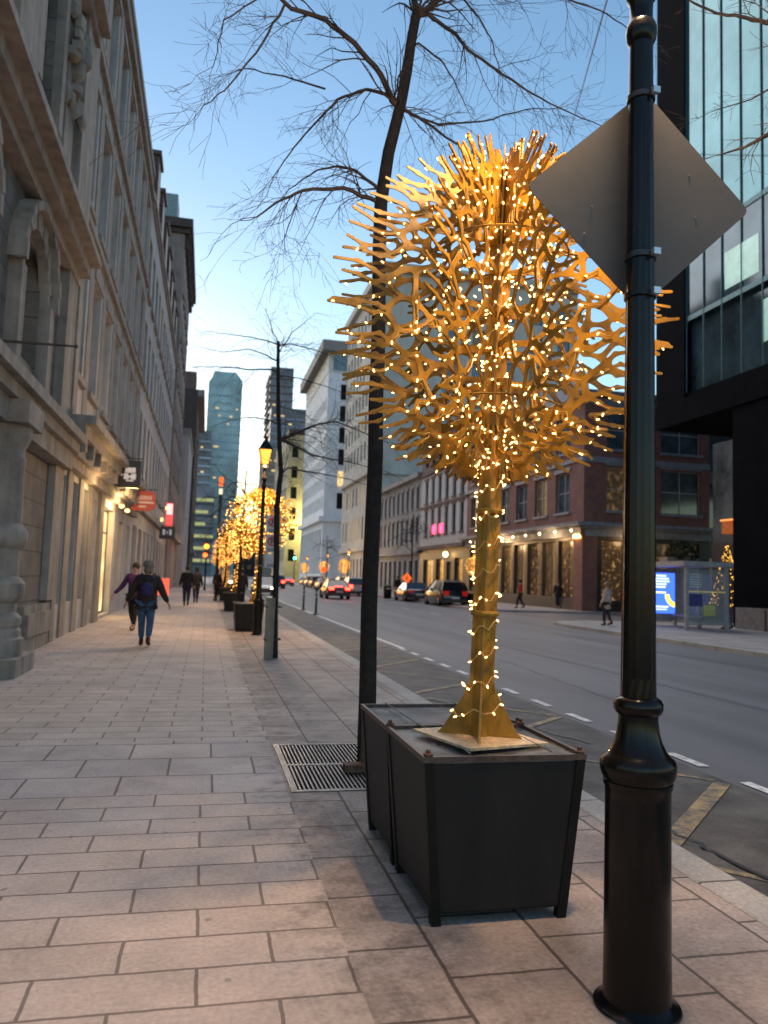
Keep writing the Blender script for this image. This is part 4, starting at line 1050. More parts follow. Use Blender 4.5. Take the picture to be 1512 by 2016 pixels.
facade(t, (RX, 42.5, 0), (1, 0, 0), (0, -1, 0), 8.6, 13.4, wS, redb, depth=.25, v0=5.2, trim=[(0, 8.6, 4.95, 5.1, .5, 'cornice'), (0, 8.6, 5.102, 5.3, .75, 'cornice'), (0, 8.6, 4.5, 4.948, .2, 'frieze'), (0, 8.6, 9.0, 9.35, .1, 'stone_band'), (0, 8.6, 12.6, 12.95, .1, 'stone_band'), (0, 8.6, 13.1, 13.4, .4, 'cornice')] + sills(wS, .1, .06), tm=bluest, fm=framew)
for o in list(t.children):
    if o.name.startswith('corner_pier'): o.data.materials[0] = redb
gS = [(1.2, 4.2, .6, 4.3, 'shop', lits), (4.9, 7.9, .6, 4.3, 'shop', litd)]
facade(t, (RX, 42.5, 0), (1, 0, 0), (0, -1, 0), 8.6, 5.2, gS, MATS['dark_shopfront'], depth=.3, wallname='shopfront')
shell(t, RX, RX + 8.6, 42.5, 64, 0, 13.4, redb, skip='LF')
MB().box(RX - .12, RX + .85, 42.38, 43.5, 0, 4.9).build('corner_pillar', redb, t, world=True)
m = MB(); m.prism([(42.9, 13.4), (47.0, 13.4), (46.6, 14.6), (45.8, 15.3), (44.9, 15.55), (44.0, 15.3), (43.2, 14.6)], 'x', RX + .02, RX + .5); m.build('gable', bluest, t, world=True)
for i in range(9):
    MB().ball((RX - .55, 43.0 + i * 2.3, 4.82), (.07, .07, .06), 6).build('soffit_lamp', emat('soffit_lamp_glow', (1, .70, .30), 9, False), t, world=True)
MB().box(RX - .3, RX - .13, 42.6, 43.3, 4.35, 4.6).build('wall_lamp', emat('wall_lamp_glow', (1, .45, .12), 2.5), t, world=True)
for (x, y, e) in ((RX - .8, 46, 40), (RX - .8, 54, 40), (RX + 3, 41.8, 14)):
    l = bpy.data.lights.new('soffit_light', 'POINT'); l.energy = e; l.color = (1, .6, .28); l.shadow_soft_size = .3
    lo = bpy.data.objects.new('soffit_light', l); COL.objects.link(lo); lo.parent = t; lo.location = Vector((x, y, 4.3)) - wloc(t)
# topiary
tt = thing('topiary_box', (RX + 5.6, 41.0, 0), 'round clipped shrub in a white planter box beside the corner restaurant', 'topiary')
MB().box(-1.2, .9, -.4, .4, 0, 3.35).build('white_box', mat('white_box_paint', (.4, .37, .36), var=.1), tt)
m = MB(); rnd = random.Random(3)
for i in range(700):
    a = rnd.uniform(0, 2 * PI); b = math.asin(rnd.uniform(-.2, 1)); r_ = rnd.uniform(.85, 1.03)
    p = Vector((1.0 * r_ * math.cos(a) * math.cos(b), .7 * r_ * math.sin(a) * math.cos(b), 3.4 + .95 * r_ * math.sin(b)))
    u = Vector((rnd.uniform(-1, 1), rnd.uniform(-1, 1), rnd.uniform(-1, 1))).normalized() * .11; v = u.cross(Vector((rnd.uniform(-1, 1), rnd.uniform(-1, 1), 1))).normalized() * .07
    m.add([p - u, p + v, p + u, p - v], [(0, 1, 2, 3)])
m.build('foliage', mat('dark_box_leaves', (.06, .07, .03), var=.35, scale=5), tt)

# grey block closing the side street
t = thing('grey_building', (33, 44, 0), 'dim grey glazed building seen between the brick restaurant and the dark tower base', 'building')
wv = wgrid(.6, 2.6, 7, 2.2, [(.6, 3.0), (5.0, 3.4), (9.2, 2.6)], 'shop', MATS['window_glass_blue'], litd, .15, 3)
facade(t, (RX + 8.7, 44, 0), (1, 0, 0), (0, -1, 0), 20, 12.6, wv, mat('grey_render', (.13, .14, .145), var=.15, scale=1), depth=.2, fm=framem)
shell(t, RX + 8.7, RX + 28.7, 44, 62, 0, 12.6, MATS['grey_render'], skip='F')

# brown and white pair
whp = mat('white_painted_stone', (.50, .49, .50), rough=.8, var=.12, scale=1.5, streak=.4)
brnb = mat('dull_brown_brick', (.13, .085, .08), rough=.85, var=.2, scale=2)
t = thing('white_front_building', (RX, 72, 0), 'narrow building with white painted lower floors and pink neon in its windows', 'building')
wv = wgrid(.9, 2.3, 6, 1.1, [(6.0, 2.6), (9.4, 2.3)], 'sash', glassd)
gv = [(1.0, 3.2, .5, 3.6, 'shop', lits), (4.2, 5.6, 0.05, 3.3, 'shop', litd), (6.6, 9.0, .5, 3.6, 'shop', lits), (10, 13.5, .5, 3.6, 'shop', litd)]
facade(t, (RX, 64.0, 0), UR, NR, 15, 12.4, wv, whp, depth=.25, v0=4.6, trim=[(0, 15, 4.6, 4.95, .35, 'cornice'), (0, 15, 8.9, 9.1, .12, 'string_course')] + sills(wv, .1, .08), tm=brnb, fm=framem)
facade(t, (RX, 64.0, 0), UR, NR, 15, 4.6, gv, MATS['dark_shopfront'], depth=.3, wallname='shopfront')
wv = wgrid(.9, 2.3, 6, 1.1, [(13.2, 2.1)], 'sash', glassd)
facade(t, (RX, 64.0, 0), UR, NR, 15, 16.4, wv, brnb, depth=.25, v0=12.4, trim=[(0, 15, 12.3, 12.6, .25, 'cornice'), (0, 15, 16.1, 16.4, .5, 'cornice')], tm=brnb, wallname='upper_wall')
shell(t, RX, RX + 9, 64, 79, 0, 16.4, brnb, skip='L')
for yy in (71.0, 73.4):
    MB().box(RX - .06, RX + .02, yy, yy + 1.0, 6.15, 7.0).build('neon', emat('pink_neon', (1, .03, .09), 1.8), t, world=True)
MB().ball((RX - .5, 68.4, 3.95), (.24, .24, .26), 8).build('globe_lamp', emat('globe_glow', (1, .62, .22), 5), t, world=True)
# grey stone row
t = thing('stone_building', (RX, 90, 0), 'low grey stone building with pale band, behind the nearest tree trunk', 'building')
wv = wgrid(.9, 2.2, 9, 1.05, [(5.6, 2.6), (9.2, 2.3)], 'sash', glassd); gv = wgrid(.7, 2.4, 8, 1.3, [(.4, 3.2)], 'shop', glassd, litd, .2, 2)
facade(t, (RX, 79.0, 0), UR, NR, 21, 13, wv + gv, grst, depth=.3, trim=[(0, 21, 4.3, 4.8, .35, 'cornice'), (0, 21, 12.5, 13, .5, 'cornice')] + sills(wv, .12, .12), tm=grst, fm=framem)
shell(t, RX, RX + 10, 79, 100, 0, 13, grst, skip='L')
# large beige office block
beige = mat('beige_stone', (.50, .47, .43), rough=.85, var=.10, scale=.4, streak=.3)
t = thing('office_building', (RX, 101, 0), 'large beige office block behind the golden crown with lit narrow windows at street level', 'building')
wl = wgrid(1.2, 2.7, 10, 1.25, [(19 + 4 * k, 2.6) for k in range(6)], 'plain', winb, litw, .07, 3)
wl += wgrid(1.2, 2.7, 10, 1.0, [(7.2, 3.3), (12.5, 2.8)], 'plain', litw, glassd, .35, 5)
wl += wgrid(1.2, 2.7, 10, 1.3, [(.5, 3.8)], 'plain', litd, lits, .4, 6)
facade(t, (RX, 101, 0), UR, NR, 28, 45, wl, beige, depth=.35, trim=[(0, 28, 5.4, 6.0, .5, 'cornice'), (0, 28, 16.2, 16.8, .6, 'cornice'), (0, 28, 43.8, 45, .7, 'cornice')], tm=beige)
wl = wgrid(8.6, 4.3, 5, 2.0, [(17 + 4.3 * k, 2.7) for k in range(6)], 'plain', winb, litd, .15, 7)
facade(t, (RX, 101, 0), (1, 0, 0), (0, -1, 0), 29, 45, wl, beige, depth=.35, trim=[(0, 29, 43.8, 45, .7, 'cornice'), (0, 29, 15.6, 16.2, .3, 'cornice')], tm=beige)
shell(t, RX, RX + 29, 101, 129, 0, 45, beige, skip='LF')
# white tower with a deep overhanging top
whs = mat('white_limestone', (.72, .73, .77), rough=.8, var=.08, scale=.5, streak=.35)
t = thing('tower_block', (RX, 151, 0), 'tall white stone block with deep overhanging top floor left of the nearest trunk', 'building')
wl = wgrid(1.5, 3.1, 11, 1.5, [(15 + 4 * k, 2.6) for k in range(6)], 'plain', winb, None, 0, 3) + wgrid(1.5, 3.1, 11, 1.9, [(2, 9.0)], 'plain', glassd)
facade(t, (RX, 151, 0), UR, NR, 36, 42.5, wl, whs, depth=.5, trim=[(-.8, 36, 12.4, 13.4, .9, 'cornice')], tm=whs)
wl = [(2.6, 3.9, 15 + 4.4 * k, 18.2 + 4.4 * k, 'plain', litw if k == 1 else glassd) for k in range(6)] + [(6.6, 7.9, 15 + 4.4 * k, 18.2 + 4.4 * k, 'plain', glassd) for k in range(6)]
facade(t, (RX, 151, 0), (1, 0, 0), (0, -1, 0), 24, 42.5, wl, whs, depth=.4, trim=[(0, 24, 12.4, 13.4, .8, 'cornice')], tm=whs)
shell(t, RX, RX + 24, 151, 187, 0, 42.5, whs, skip='LF')
MB().box(RX - .1, RX + 24, 150.9, 187.1, 42.51, 46.4).build('top_floor', mat('pale_soffit', (.60, .58, .52), var=.1), t, world=True)
MB().box(RX + .9, RX + 5.2, 150.84, 150.89, 42.9, 46.0).build('top_window', winb, t, world=True)
MB().box(RX - 1.6, RX + 24, 149.4, 188, 46.41, 48.6).build('roof_slab', mat('taupe_roof_slab', (.22, .20, .20), var=.1), t, world=True)
# yellow-lit block farther on
t = thing('office_building', (18.6, 192, 0), 'cream block washed with yellow light beyond the white tower', 'building')
crm = mat('cream_stone', (.42, .38, .28), rough=.85, var=.12, scale=.4)
wl = [(a, a + 1.5, 5 + 5.2 * k, 8 + 5.2 * k, 'plain', glassd) for k in range(6) for a in (1.0, 4.2)]
facade(t, (18.6, 192, 0), (1, 0, 0), (0, -1, 0), 21.4, 38, wl, crm, depth=.4, trim=[(0, 21.4, 36.8, 38, .6, 'cornice')], tm=brownm)
wl = wgrid(2, 4, 9, 1.8, [(5 + 5.2 * k, 3) for k in range(6)], 'plain', glassd)
facade(t, (18.6, 192, 0), UR, NR, 38, 38, wl, crm, depth=.4)
shell(t, 18.6, 40, 192, 230, 0, 38, crm, skip='LF')
l = bpy.data.lights.new('wall_wash', 'POINT'); l.energy = 1300; l.color = (1, .85, .25); l.shadow_soft_size = .5
lo = bpy.data.objects.new('wall_wash', l); COL.objects.link(lo); lo.parent = t; lo.location = Vector((25, 189, 14.5)) - wloc(t)

# glass tower at the right edge
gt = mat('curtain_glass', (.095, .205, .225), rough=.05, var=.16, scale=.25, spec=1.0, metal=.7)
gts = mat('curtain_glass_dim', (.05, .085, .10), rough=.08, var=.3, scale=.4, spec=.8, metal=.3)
dk = mat('dark_cladding', (.003, .0035, .006), rough=.8, var=.25, scale=1.2, spec=.03)
mul = mat('mullion_grey', (.09, .17, .18), rough=.4, var=.1, metal=.4)
t = thing('glass_tower', (RX, 25, 0), 'teal glass office tower with dark edge fin and dark overhang above the bus shelter', 'building')
Y0, Y1 = 6.0, 32.2
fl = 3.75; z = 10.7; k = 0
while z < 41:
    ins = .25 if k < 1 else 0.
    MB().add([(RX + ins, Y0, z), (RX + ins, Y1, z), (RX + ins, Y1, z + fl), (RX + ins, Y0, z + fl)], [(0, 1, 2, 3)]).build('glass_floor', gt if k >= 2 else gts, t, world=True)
    MB().box(RX - .05, RX + ins - .003 if ins else RX - .003, Y0, Y1, z - .12, z + .12).build('spandrel_line', mul if k else dk, t, world=True) if k < 3 else None
    z += fl; k += 1
y = Y0
while y < Y1 + .01:
    MB().box(RX - .07, RX - .002, y - .012, y + .012, 10.85, 40.9).build('mullion', mul, t, world=True); y += 1.31
MB().add([(RX + 1.0, Y1, 10.7), (RX + 22, Y1, 10.7), (RX + 22, Y1, 41), (RX + 1.0, Y1, 41)], [(0, 1, 2, 3)]).build('back_wall', dk, t, world=True)
MB().box(RX - .15, RX + 1.2, Y1 + .01, Y1 + 2.4, 9.9, 43).build('edge_fin', dk, t, world=True)
MB().box(RX - .3, RX + 22, Y0, Y1 + 2.2, 9.4, 10.55).build('overhang', dk, t, world=True)
MB().box(RX - .2, RX + 14, Y0, 28.7, 0, 9.39).build('dark_base', dk, t, world=True)
MB().add([(RX + 4.5, 29.21, 4.0), (RX + 4.5, 36.5, 4.0), (RX + 4.5, 36.5, 9.39), (RX + 4.5, 29.21, 9.39)], [(0, 1, 2, 3)]).build('recessed_glass', mat('grey_lobby_glass', (.12, .14, .15), rough=.25, var=.3, scale=.5), t, world=True)
MB().box(RX + 4.4, RX + 14, 29.21, 36.5, 0, 3.99).build('lobby', mat('lobby_dark', (.05, .05, .055), rough=.4, var=.3, scale=.6), t, world=True)
m = MB(); m.box(RX + 3.4, RX + 4.3, 32.6, 34.3, 4.35, 5.0); m.build('orange_sign', mat('orange_lit_sign', (.45, .12, .03), var=.1, emit=(1, .22, .03), es=.05), t, world=True)
MB().box(RX + 3.38, RX + 4.3, 32.5, 34.4, 5.01, 5.08).build('sign_lamp', emat('sign_lamp_glow', (1, .3, .06), .45), t, world=True)
for yy, zz in ((31.0, 5.6), (30.2, 5.9), (31.3, 6.1)):
    MB().ball((RX + 3.2, yy, zz), (.12, .12, .08), 6).build('spotlight', emat('spot_glow', (1, .95, .6), 3), t, world=True)
# yellow-lit interior at the glass corner
MB().box(RX + .28, RX + .32, 20.5, 26.2, 11.6, 12.1).build('ceiling_lamp', emat('office_glow', (1, .8, .35), .9, False), t, world=True)
MB().box(RX - .02, RX - .008, 27.2, 29.4, 14.9, 16.6).build('lit_pane', mat('lit_green_pane', (.25, .35, .32), rough=.2, var=.3, scale=1, emit=(.5, .8, .65), es=.12), t, world=True)
MB().box(RX - .02, RX - .008, 25.1, 27.0, 11.8, 13.6).build('lit_pane', MATS['lit_green_pane'], t, world=True)

# warm-lit little tree beyond the shelter
ft = thing('lit_fir_tree', (22.1 + .6, 30.3, 0), 'small tree wrapped in yellow lights right of the bus shelter', 'lit tree')
MB().tube([(0, 0, 0), (0, 0, 3.4)], [.07, .02], 6).build('trunk', bark, ft)
m = MB(); rnd = random.Random(9)
for i in range(900):
    z = rnd.uniform(.7, 3.5); r_ = (3.7 - z) * .24 * rnd.uniform(.2, 1); a = rnd.uniform(0, 2 * PI); p = Vector((r_ * math.cos(a), r_ * math.sin(a), z))
    u = Vector((math.cos(a), math.sin(a), -.5)) * .12; v = Vector((-math.sin(a), math.cos(a), 0)) * .03
    m.add([p, p + u * .5 + v, p + u, p + u * .5 - v], [(0, 1, 2, 3)])
m.build('crown', mat('fir_needles', (.03, .035, .02), var=.3), ft)
m = MB()
for i in range(170):
    z = rnd.uniform(.8, 3.5); r_ = (3.75 - z) * .25; a = rnd.uniform(0, 2 * PI); m.ball((r_ * math.cos(a), r_ * math.sin(a), z), .022, 4)
tag(m.build('bulbs', emat('yellow_bulbs', (1, .5, .08), 1.0, False), ft), kind='stuff')

# ------------------------------------------------------------------ far towers
def tower(name, label, x0, x1, y0, y1, z1, wm, gm, flo=4.0, chamfer=0, balc=False, seed=1, litp=.02):
    t = thing(name, ((x0 + x1) / 2, y0, 0), label, 'tower')
    rnd = random.Random(seed)
    if chamfer:
        m = MB(); m.prism([(x0, 0), (x1, 0), (x1, z1 - chamfer * 1.6), (x1 - chamfer, z1 - 1), (x1 - chamfer - 1, z1), (x0 + chamfer, z1), (x0 + chamfer * .5, z1 - chamfer * 1.5), (x0, z1 - chamfer * 2.2)], 'y', y0, y1); m.build('glass_body', gm, t, world=True)
    else: MB().box(x0, x1, y0, y1, 0, z1).build('glass_body', gm, t, world=True)
    n = int((z1 - (chamfer * 2.2 if chamfer else 0)) / flo); z = 4
    for k in range(n - 1):
        o = .9 if balc else .12
        MB().box(x0 - (1.6 if balc == 2 else o), x1 + .12, y0 - o, y1, z, z + (1.0 if balc else .9)).build('floor_band', wm, t, world=True)
        z += flo
    m = MB(); c = 0
    for k in range(int(n * 6)):
        if rnd.random() < litp * 3 and c < 40:
            zz = 4 + flo * rnd.randint(0, max(1, n - 2)) + 1.4; xx = rnd.uniform(x0 + 1, x1 - 2.5)
            MB().box(xx, xx + rnd.uniform(.7, 2.4), y0 - .14, y0 - .02, zz, zz + .8).build('lit_window', emat('far_window_glow', (1, .72, .32), .22, False), t, world=True); c += 1
    return t
tg = mat('tower_teal_glass', (.28, .43, .48), rough=.3, var=.25, scale=.06, spec=.8)  # pale teal glass, lightened further to stand in for distance haze
tw = mat('tower_band_teal', (.30, .46, .52), rough=.5, var=.15, scale=.1)
td = mat('tower_dark_glass', (.16, .165, .20), rough=.35, var=.3, scale=.08)
tdw = mat('tower_band_dark', (.24, .21, .23), rough=.6, var=.2, scale=.1)
tl = mat('tower_grey_band', (.42, .48, .54), rough=.7, var=.15, scale=.1)
tower('glass_skyscraper', 'tall teal glass skyscraper with cut corners at the end of the street', -3.4, 13.6, 400, 420, 105, tw, tg, chamfer=2.6, seed=3, litp=.03)
tower('balcony_tower', 'pale grey tower with stepped balconies overlapping the left of the teal skyscraper', -14.5, -.6, 380, 399, 70, tl, td, balc=2, seed=5, litp=.02)
tower('dark_skyscraper', 'dark slim skyscraper behind the thin young tree', 27.8, 39.8, 400, 425, 110, tdw, td, balc=True, seed=7, litp=.03)
tower('dark_podium_tower', 'broad blue-grey block at the foot of the dark skyscraper', 28, 49, 388, 399, 86, mat('podium_band', (.27, .30, .40), var=.15), td, seed=8, litp=.05)
tower('brown_block', 'low brown block between the lantern and the cream building', 20, 33, 300, 330, 50, mat('brown_band', (.34, .27, .22), var=.2), mat('brown_block_wall', (.22, .17, .14), var=.2), seed=9, litp=.05)
tower('lowrise_block', 'low dark block with rows of yellow-green lit windows at the far end of the pavement', -9.0, 1.8, 300, 320, 34, mat('lowrise_band', (.08, .09, .09), var=.2), td, flo=4.6, seed=11, litp=0)
t = [o for o in COL.objects if o.get('label', '').startswith('low dark block')][0]
rnd = random.Random(31)
for k in range(46):
    zz = 5.4 + 4.6 * rnd.randint(0, 5); xx = rnd.uniform(-8.6, .2)
    MB().box(xx, xx + rnd.uniform(.8, 2.2), 299.7, 299.85, zz, zz + 1.2).build('lit_window', emat('greenish_window_glow', (.75, .8, .35), .13, False), t, world=True)
t = thing('crowded_block', (14, 430, 0), 'hazy low building closing the street between the two skyscrapers', 'building')
wl = wgrid(2, 4, 5, 2, [(4 + 5 * k, 2.5) for k in range(4)], 'plain', litd)
facade(t, (8, 430, 0), (1, 0, 0), (0, -1, 0), 22, 24, wl, brownm, depth=.3); shell(t, 8, 30, 430, 450, 0, 24, brownm, skip='F')

# ------------------------------------------------------------------ more golden trees, planters, lamps
def kerb_set(x, Y, words, rot=None, s=1.0, lamp=False):
    p = dup(planter0, (x - .05, Y + .35, 0), 'dark planter ' + words)
    g = dup(gtf, (x, Y, TZ), 'golden light tree ' + words, rot=rot, scale=s)
    l = dup(lsf, (x, Y, TZ), 'lights on the golden tree ' + words, rot=rot, scale=s)
dup(planter0, (1.20, 21.95, 0), 'dark planter under the second golden tree, behind the staked young tree')
gtf.location.x = lsf.location.x = 1.38; gtf.scale = lsf.scale = (1.14, 1.14, 1.03)
kerb_set(1.22, 33.0, 'third along the near pavement', 1.1)
kerb_set(1.22, 44.0, 'fourth along the near pavement', 2.1)
kerb_set(1.22, 57.0, 'fifth along the near pavement', .4)
kerb_set(1.22, 75.0, 'sixth along the near pavement, almost at the crossing', .9)
for (px, Y, w) in ((676, 98, 'across the road, first left of the nearest bare trunk'), (636, 116, 'across the road, middle one of three in a row'), (598, 139, 'across the road, farthest of three in a row')):
    xx = at(px, 1140, Y).x; kerb_set(xx, Y, w, .3)
    dup(lp0, (xx + .15, Y - 2.5, 0), 'lamp post with lit lantern ' + w)
xx = at(942, 1150, 47).x; kerb_set(xx, 47.5, 'across the road beside the near golden trunk', 1.4, .82)

# other bare trees farther off on the near pavement
def wild_tree(loc, h, label, seed):
    rnd = random.Random(seed); t = thing('bare_tree', loc, label, 'tree', 'bare street trees')
    tb = MB(); tb.tube(wiggle((0, 0, 0), (.1, 0, h), 6, .008, rnd), [.075 - .008 * i for i in range(7)], 8); tb.build('trunk', bark, t, smooth=True)
    cb = MB()
    for k in range(13):
        z = h * rnd.uniform(.5, 1); a = rnd.uniform(0, 2 * PI)
        grow(cb, (.1 * z / h, 0, z), (math.cos(a), math.sin(a), rnd.uniform(.15, .6)), rnd.uniform(1.6, 2.6), .026, 2, rnd, .3, 4)
    cb.build('crown', twigm, t, smooth=True)
    return t
wt = wild_tree((1.25, 30.5, 0), 5.6, 'dark bare tree hidden among the golden crowns, beyond the second planter', 5)
dup(wt, (1.25, 48, 0), 'dark bare tree at the far end of the golden row', rot=2.0)
dup(wt, (1.0, 66, 0), 'dark bare tree behind the tall pole at the end of the golden row', rot=4.0)
dup(wt, (16.6, 62, 0), 'bare tree across the road before the white-fronted building', rot=1.0, scale=1.25)
dup(wt, (16.6, 108, 0), 'bare tree across the road amid the lit golden trees', rot=3.0, scale=1.3)

# pole with orange and white signals
p = at(433, 1000, 44)
t = thing('signal_pole', (p.x, 44, 0), 'tall dark pole topped by orange and white lights left of the second golden crown', 'signal pole')
MB().lathe([(.11, 0), (.08, .3), (.07, 5.9)], n=10).build('pole', post, t)
MB().box(-.12, .12, -.12, .12, 6.4, 6.9).build('orange_light', emat('orange_signal', (1, .16, .02), .35), t)
MB().box(-.10, .10, -.1, .1, 5.95, 6.25).build('white_light', emat('white_signal', (1, .85, .55), .3), t)
def traffic_light(px, py, Y, col, label, two=None, arm=0):
    p = at(px, py, Y)
    t = thing('traffic_light', (p.x, Y, 0), label, 'traffic light', 'traffic lights down the street')
    MB().lathe([(.12, 0), (.08, .2), (.06, p.z + .6)], n=8).build('pole', post, t)
    MB().box(-.2, .2, -.30, -.07, p.z - .55, p.z + .45).build('housing', post, t)
    MB().ball((0, -.32, p.z), (.22, .07, .22), 10).build('lamp', emat('signal_' + label.split()[0] + str(int(Y)), col, 3.2), t)
    if two: MB().ball((-.1, -.32, p.z - .75), (.2, .07, .2), 10).build('lamp', emat('signal_hand', two, 2), t)
    return t
traffic_light(725, 1080, 82, (1, .01, .03), 'red traffic light showing just left of the nearest tree trunk')
traffic_light(407, 1076, 70, (1, .16, .01), 'orange-red traffic light over the walkers at the left', (1, .08, .01))
traffic_light(580, 1099, 130, (.05, .9, .55), 'green traffic light right of the thin young tree')
traffic_light(535, 1100, 120, (.1, 1, .7), 'green traffic light between the lantern post and the thin tree')

# parking signs on the second lamp post
def regsign(loc, label, rings):
    t = thing('parking_sign', loc, label, 'sign')
    for k, (z0, z1) in enumerate(rings):
        MB().box(.06, .42, -.012, .0, z0, z1).build('board', mat('sign_offwhite', (.55, .52, .55), var=.06), t)
        if k < 2:
            zc = (z0 + z1) / 2 + .06; m = MB(); n = 16
            m.tube([(.24 + .11 * math.cos(2 * PI * i / n), -.02, zc + .11 * math.sin(2 * PI * i / n)) for i in range(n + 1)], .020, 4); m.build('red_ring', mat('ring_red', (.45, .03, .05), var=.05), t)
            m = MB(); m.box(.195, .225, -.018, -.013, zc - .07, zc + .07); m.box(.225, .275, -.018, -.013, zc + .045, zc + .07); m.box(.225, .275, -.018, -.013, zc - .01, zc + .015); m.box(.26, .285, -.018, -.013, zc + .015, zc + .045); m.build('letter', mat('ink_black', (.02, .02, .02), var=0), t)
            m = MB(); m.tube([(.17, -.022, zc + .075), (.31, -.022, zc - .075)], .014, 4); m.build('red_bar', MATS['ring_red'], t)
        m = MB()
        for j in range(3): m.box(.12, .36, -.017, -.013, z0 + .03 + j * .028, z0 + .042 + j * .028)
        m.build('lettering', MATS['ink_black'], t)
    for z in (rings[0][1] - .05, rings[-1][0] + .05): MB().box(-.07, .10, .0, .015, z - .02, z + .02).build('bracket', stl, t)
regsign((1.40, 20.12, 0), 'stack of white no-parking signs on the second lamp post', [(2.62, 3.08), (2.12, 2.58), (1.72, 2.08)])

# flexible lane posts
fg = mat('lane_post_green', (.03, .08, .07), rough=.6, var=.2); fw = mat('lane_post_reflector', (.3, .38, .4), rough=.4, var=.05)
t = thing('lane_post', (4.72, 33.4, RZ), 'dark green flexible lane post, nearer and right one of the pair', 'lane post', 'lane posts')
MB().lathe([(.16, 0), (.15, .04), (.06, .06), (.055, .1), (.052, 1.12), (.03, 1.17)], n=12).build('post', fg, t, smooth=True)
for z in (.72, .9): MB().lathe([(.054, z), (.058, z + .01), (.058, z + .09), (.054, z + .1)], n=12).build('reflector', fw, t)
dup(t, (4.70, 37.6, RZ), 'dark green flexible lane post, farther and left one of the pair')

# ------------------------------------------------------------------ bus shelter
shl = mat('shelter_grey_metal', (.34, .34, .36), rough=.45, var=.12, metal=.2)
cg = mat('shelter_glass', (.35, .40, .40), rough=.03, var=0, spec=.6, alpha=.25)
SX0, SX1, SY0, SY1 = 17.45, 19.15, 25.6, 28.9
t = thing('bus_shelter', (17.3, 28, 0), 'grey glazed bus shelter with glowing blue advert panel right of the lamp post', 'bus shelter')
MB().box(SX0 - .25, SX1 + .15, SY0 - .2, SY1 + .3, 2.38, 2.56).build('roof', shl, t, world=True)
for (x, y) in ((SX0, SY0), (SX1, SY0), (SX0, SY1), (SX1, SY1), (SX1, (SY0 + SY1) / 2)):
    MB().box(x - .06, x + .06, y - .06, y + .06, 0.0, 2.379).build('post', shl, t, world=True)
for (x0, x1, y0, y1) in ((SX0 + .061, SX1 - .061, SY0 - .01, SY0 + .01), (SX1 - .01, SX1 + .01, SY0 + .061, (SY0 + SY1) / 2 - .061), (SX1 - .01, SX1 + .01, (SY0 + SY1) / 2 + .061, SY1 - .061)):
    MB().box(x0, x1, y0, y1, .28, 2.3).build('glass', cg, t, world=True)
    MB().box(x0, x1, y0 - .015, y1 + .015, .2, .27).build('rail', shl, t, world=True)
MB().box(SX0 + .061, SX1 - .061, SY0 - .03, SY0 - .012, 1.42, 1.46).build('glass_stripe', mat('yellow_stripe', (.5, .4, .12), var=.1, emit=(.8, .65, .2), es=.05), t, world=True)
MB().box(SX0 + .7, SX0 + 1.2, SY0 - .03, SY0 - .012, .55, .95).build('notice', mat('yellow_notice', (.45, .45, .16), var=.1), t, world=True)
m = MB()
for i in range(6): m.box(SX0 + .12, SX0 + .62, SY0 - .03, SY0 - .012, 1.60 + i * .09, 1.64 + i * .09)
m.build('timetable_lines', mat('pale_print', (.5, .58, .55), var=.1), t, world=True)
MB().box(SX0 + .1, SX0 + .66, SY0 - .028, SY0 - .013, .9, 1.35).build('route_map', mat('navy_print', (.05, .05, .2), var=.1), t, world=True)
MB().box(SX0 + 1.1, SX1 - .2, 26.3, 28.2, .42, .48).build('bench', shl, t, world=True)
# advertising light box across the far end
AX0, AX1 = 17.66, 18.88; AY = 28.5
MB().box(AX0 - .1, AX1 + .1, AY, AY + .22, .22, 2.32).build('advert_box', shl, t, world=True)
ad = MB().add([(AX0, AY - .012, .5), (AX1, AY - .012, .5), (AX1, AY - .012, 2.15), (AX0, AY - .012, 2.15)], [(0, 1, 2, 3)]).build('advert_screen', emat('advert_blue', (.04, .12, .85), .62), t, world=True)
wtx = emat('advert_white', (.75, .85, .95), .5, False); ytx = emat('advert_yellow', (.95, .8, .08), .5, False)
m = MB(); y = AY - .02
for i, (a, b) in enumerate(((.45, .93), (.35, 1.06), (.40, 1.09), (.30, .95), (.40, .90))):
    for j in range(5):
        q0 = a + (b - a) * j / 5; q1 = a + (b - a) * (j + .82) / 5
        m.box(AX0 + q0 - .1, AX0 + q1 - .1, y, y + .006, 2.0 - i * .115, 2.065 - i * .115)
m.box(AX0 + .3, AX0 + .92, y, y + .006, .74, .80); m.box(AX0 + .3, AX0 + .85, y, y + .006, .64, .68)
m.build('advert_lettering', wtx, ad); 
ad.children[0].location = (0, 0, 0)
m = MB(); n = 12
for i in range(n):
    a0 = R(180 + 80 * i / n); a1 = R(180 + 80 * (i + 1) / n); cx_, cz_ = AX1 + .08, 1.28
    P = [(cx_ + r_ * math.cos(a), cz_ + r_ * math.sin(a)) for r_, a in ((.34, a0), (.34, a1), (.54, a1), (.54, a0))]
    P = [(min(AX1 - .005, q[0]), q[1]) for q in P]
    m.prism(P, 'y', y, y + .006)
m.box(AX0 + .2, AX0 + .8, y, y + .006, 1.32, 1.38); m.build('advert_swoosh', ytx, ad)
# low planters / benches by the dark base
t = thing('stone_bench', (21.3, 25.3, 0), 'long low pale stone bench at the foot of the dark tower base', 'bench')
for k, (a, b) in enumerate(((24.2, 25.6), (25.75, 27.4), (22.4, 24.05))): MB().box(20.9, 21.4, a, b, 0, .85).build('block', mat('bench_stone', (.22, .18, .16), var=.15), t, world=True)

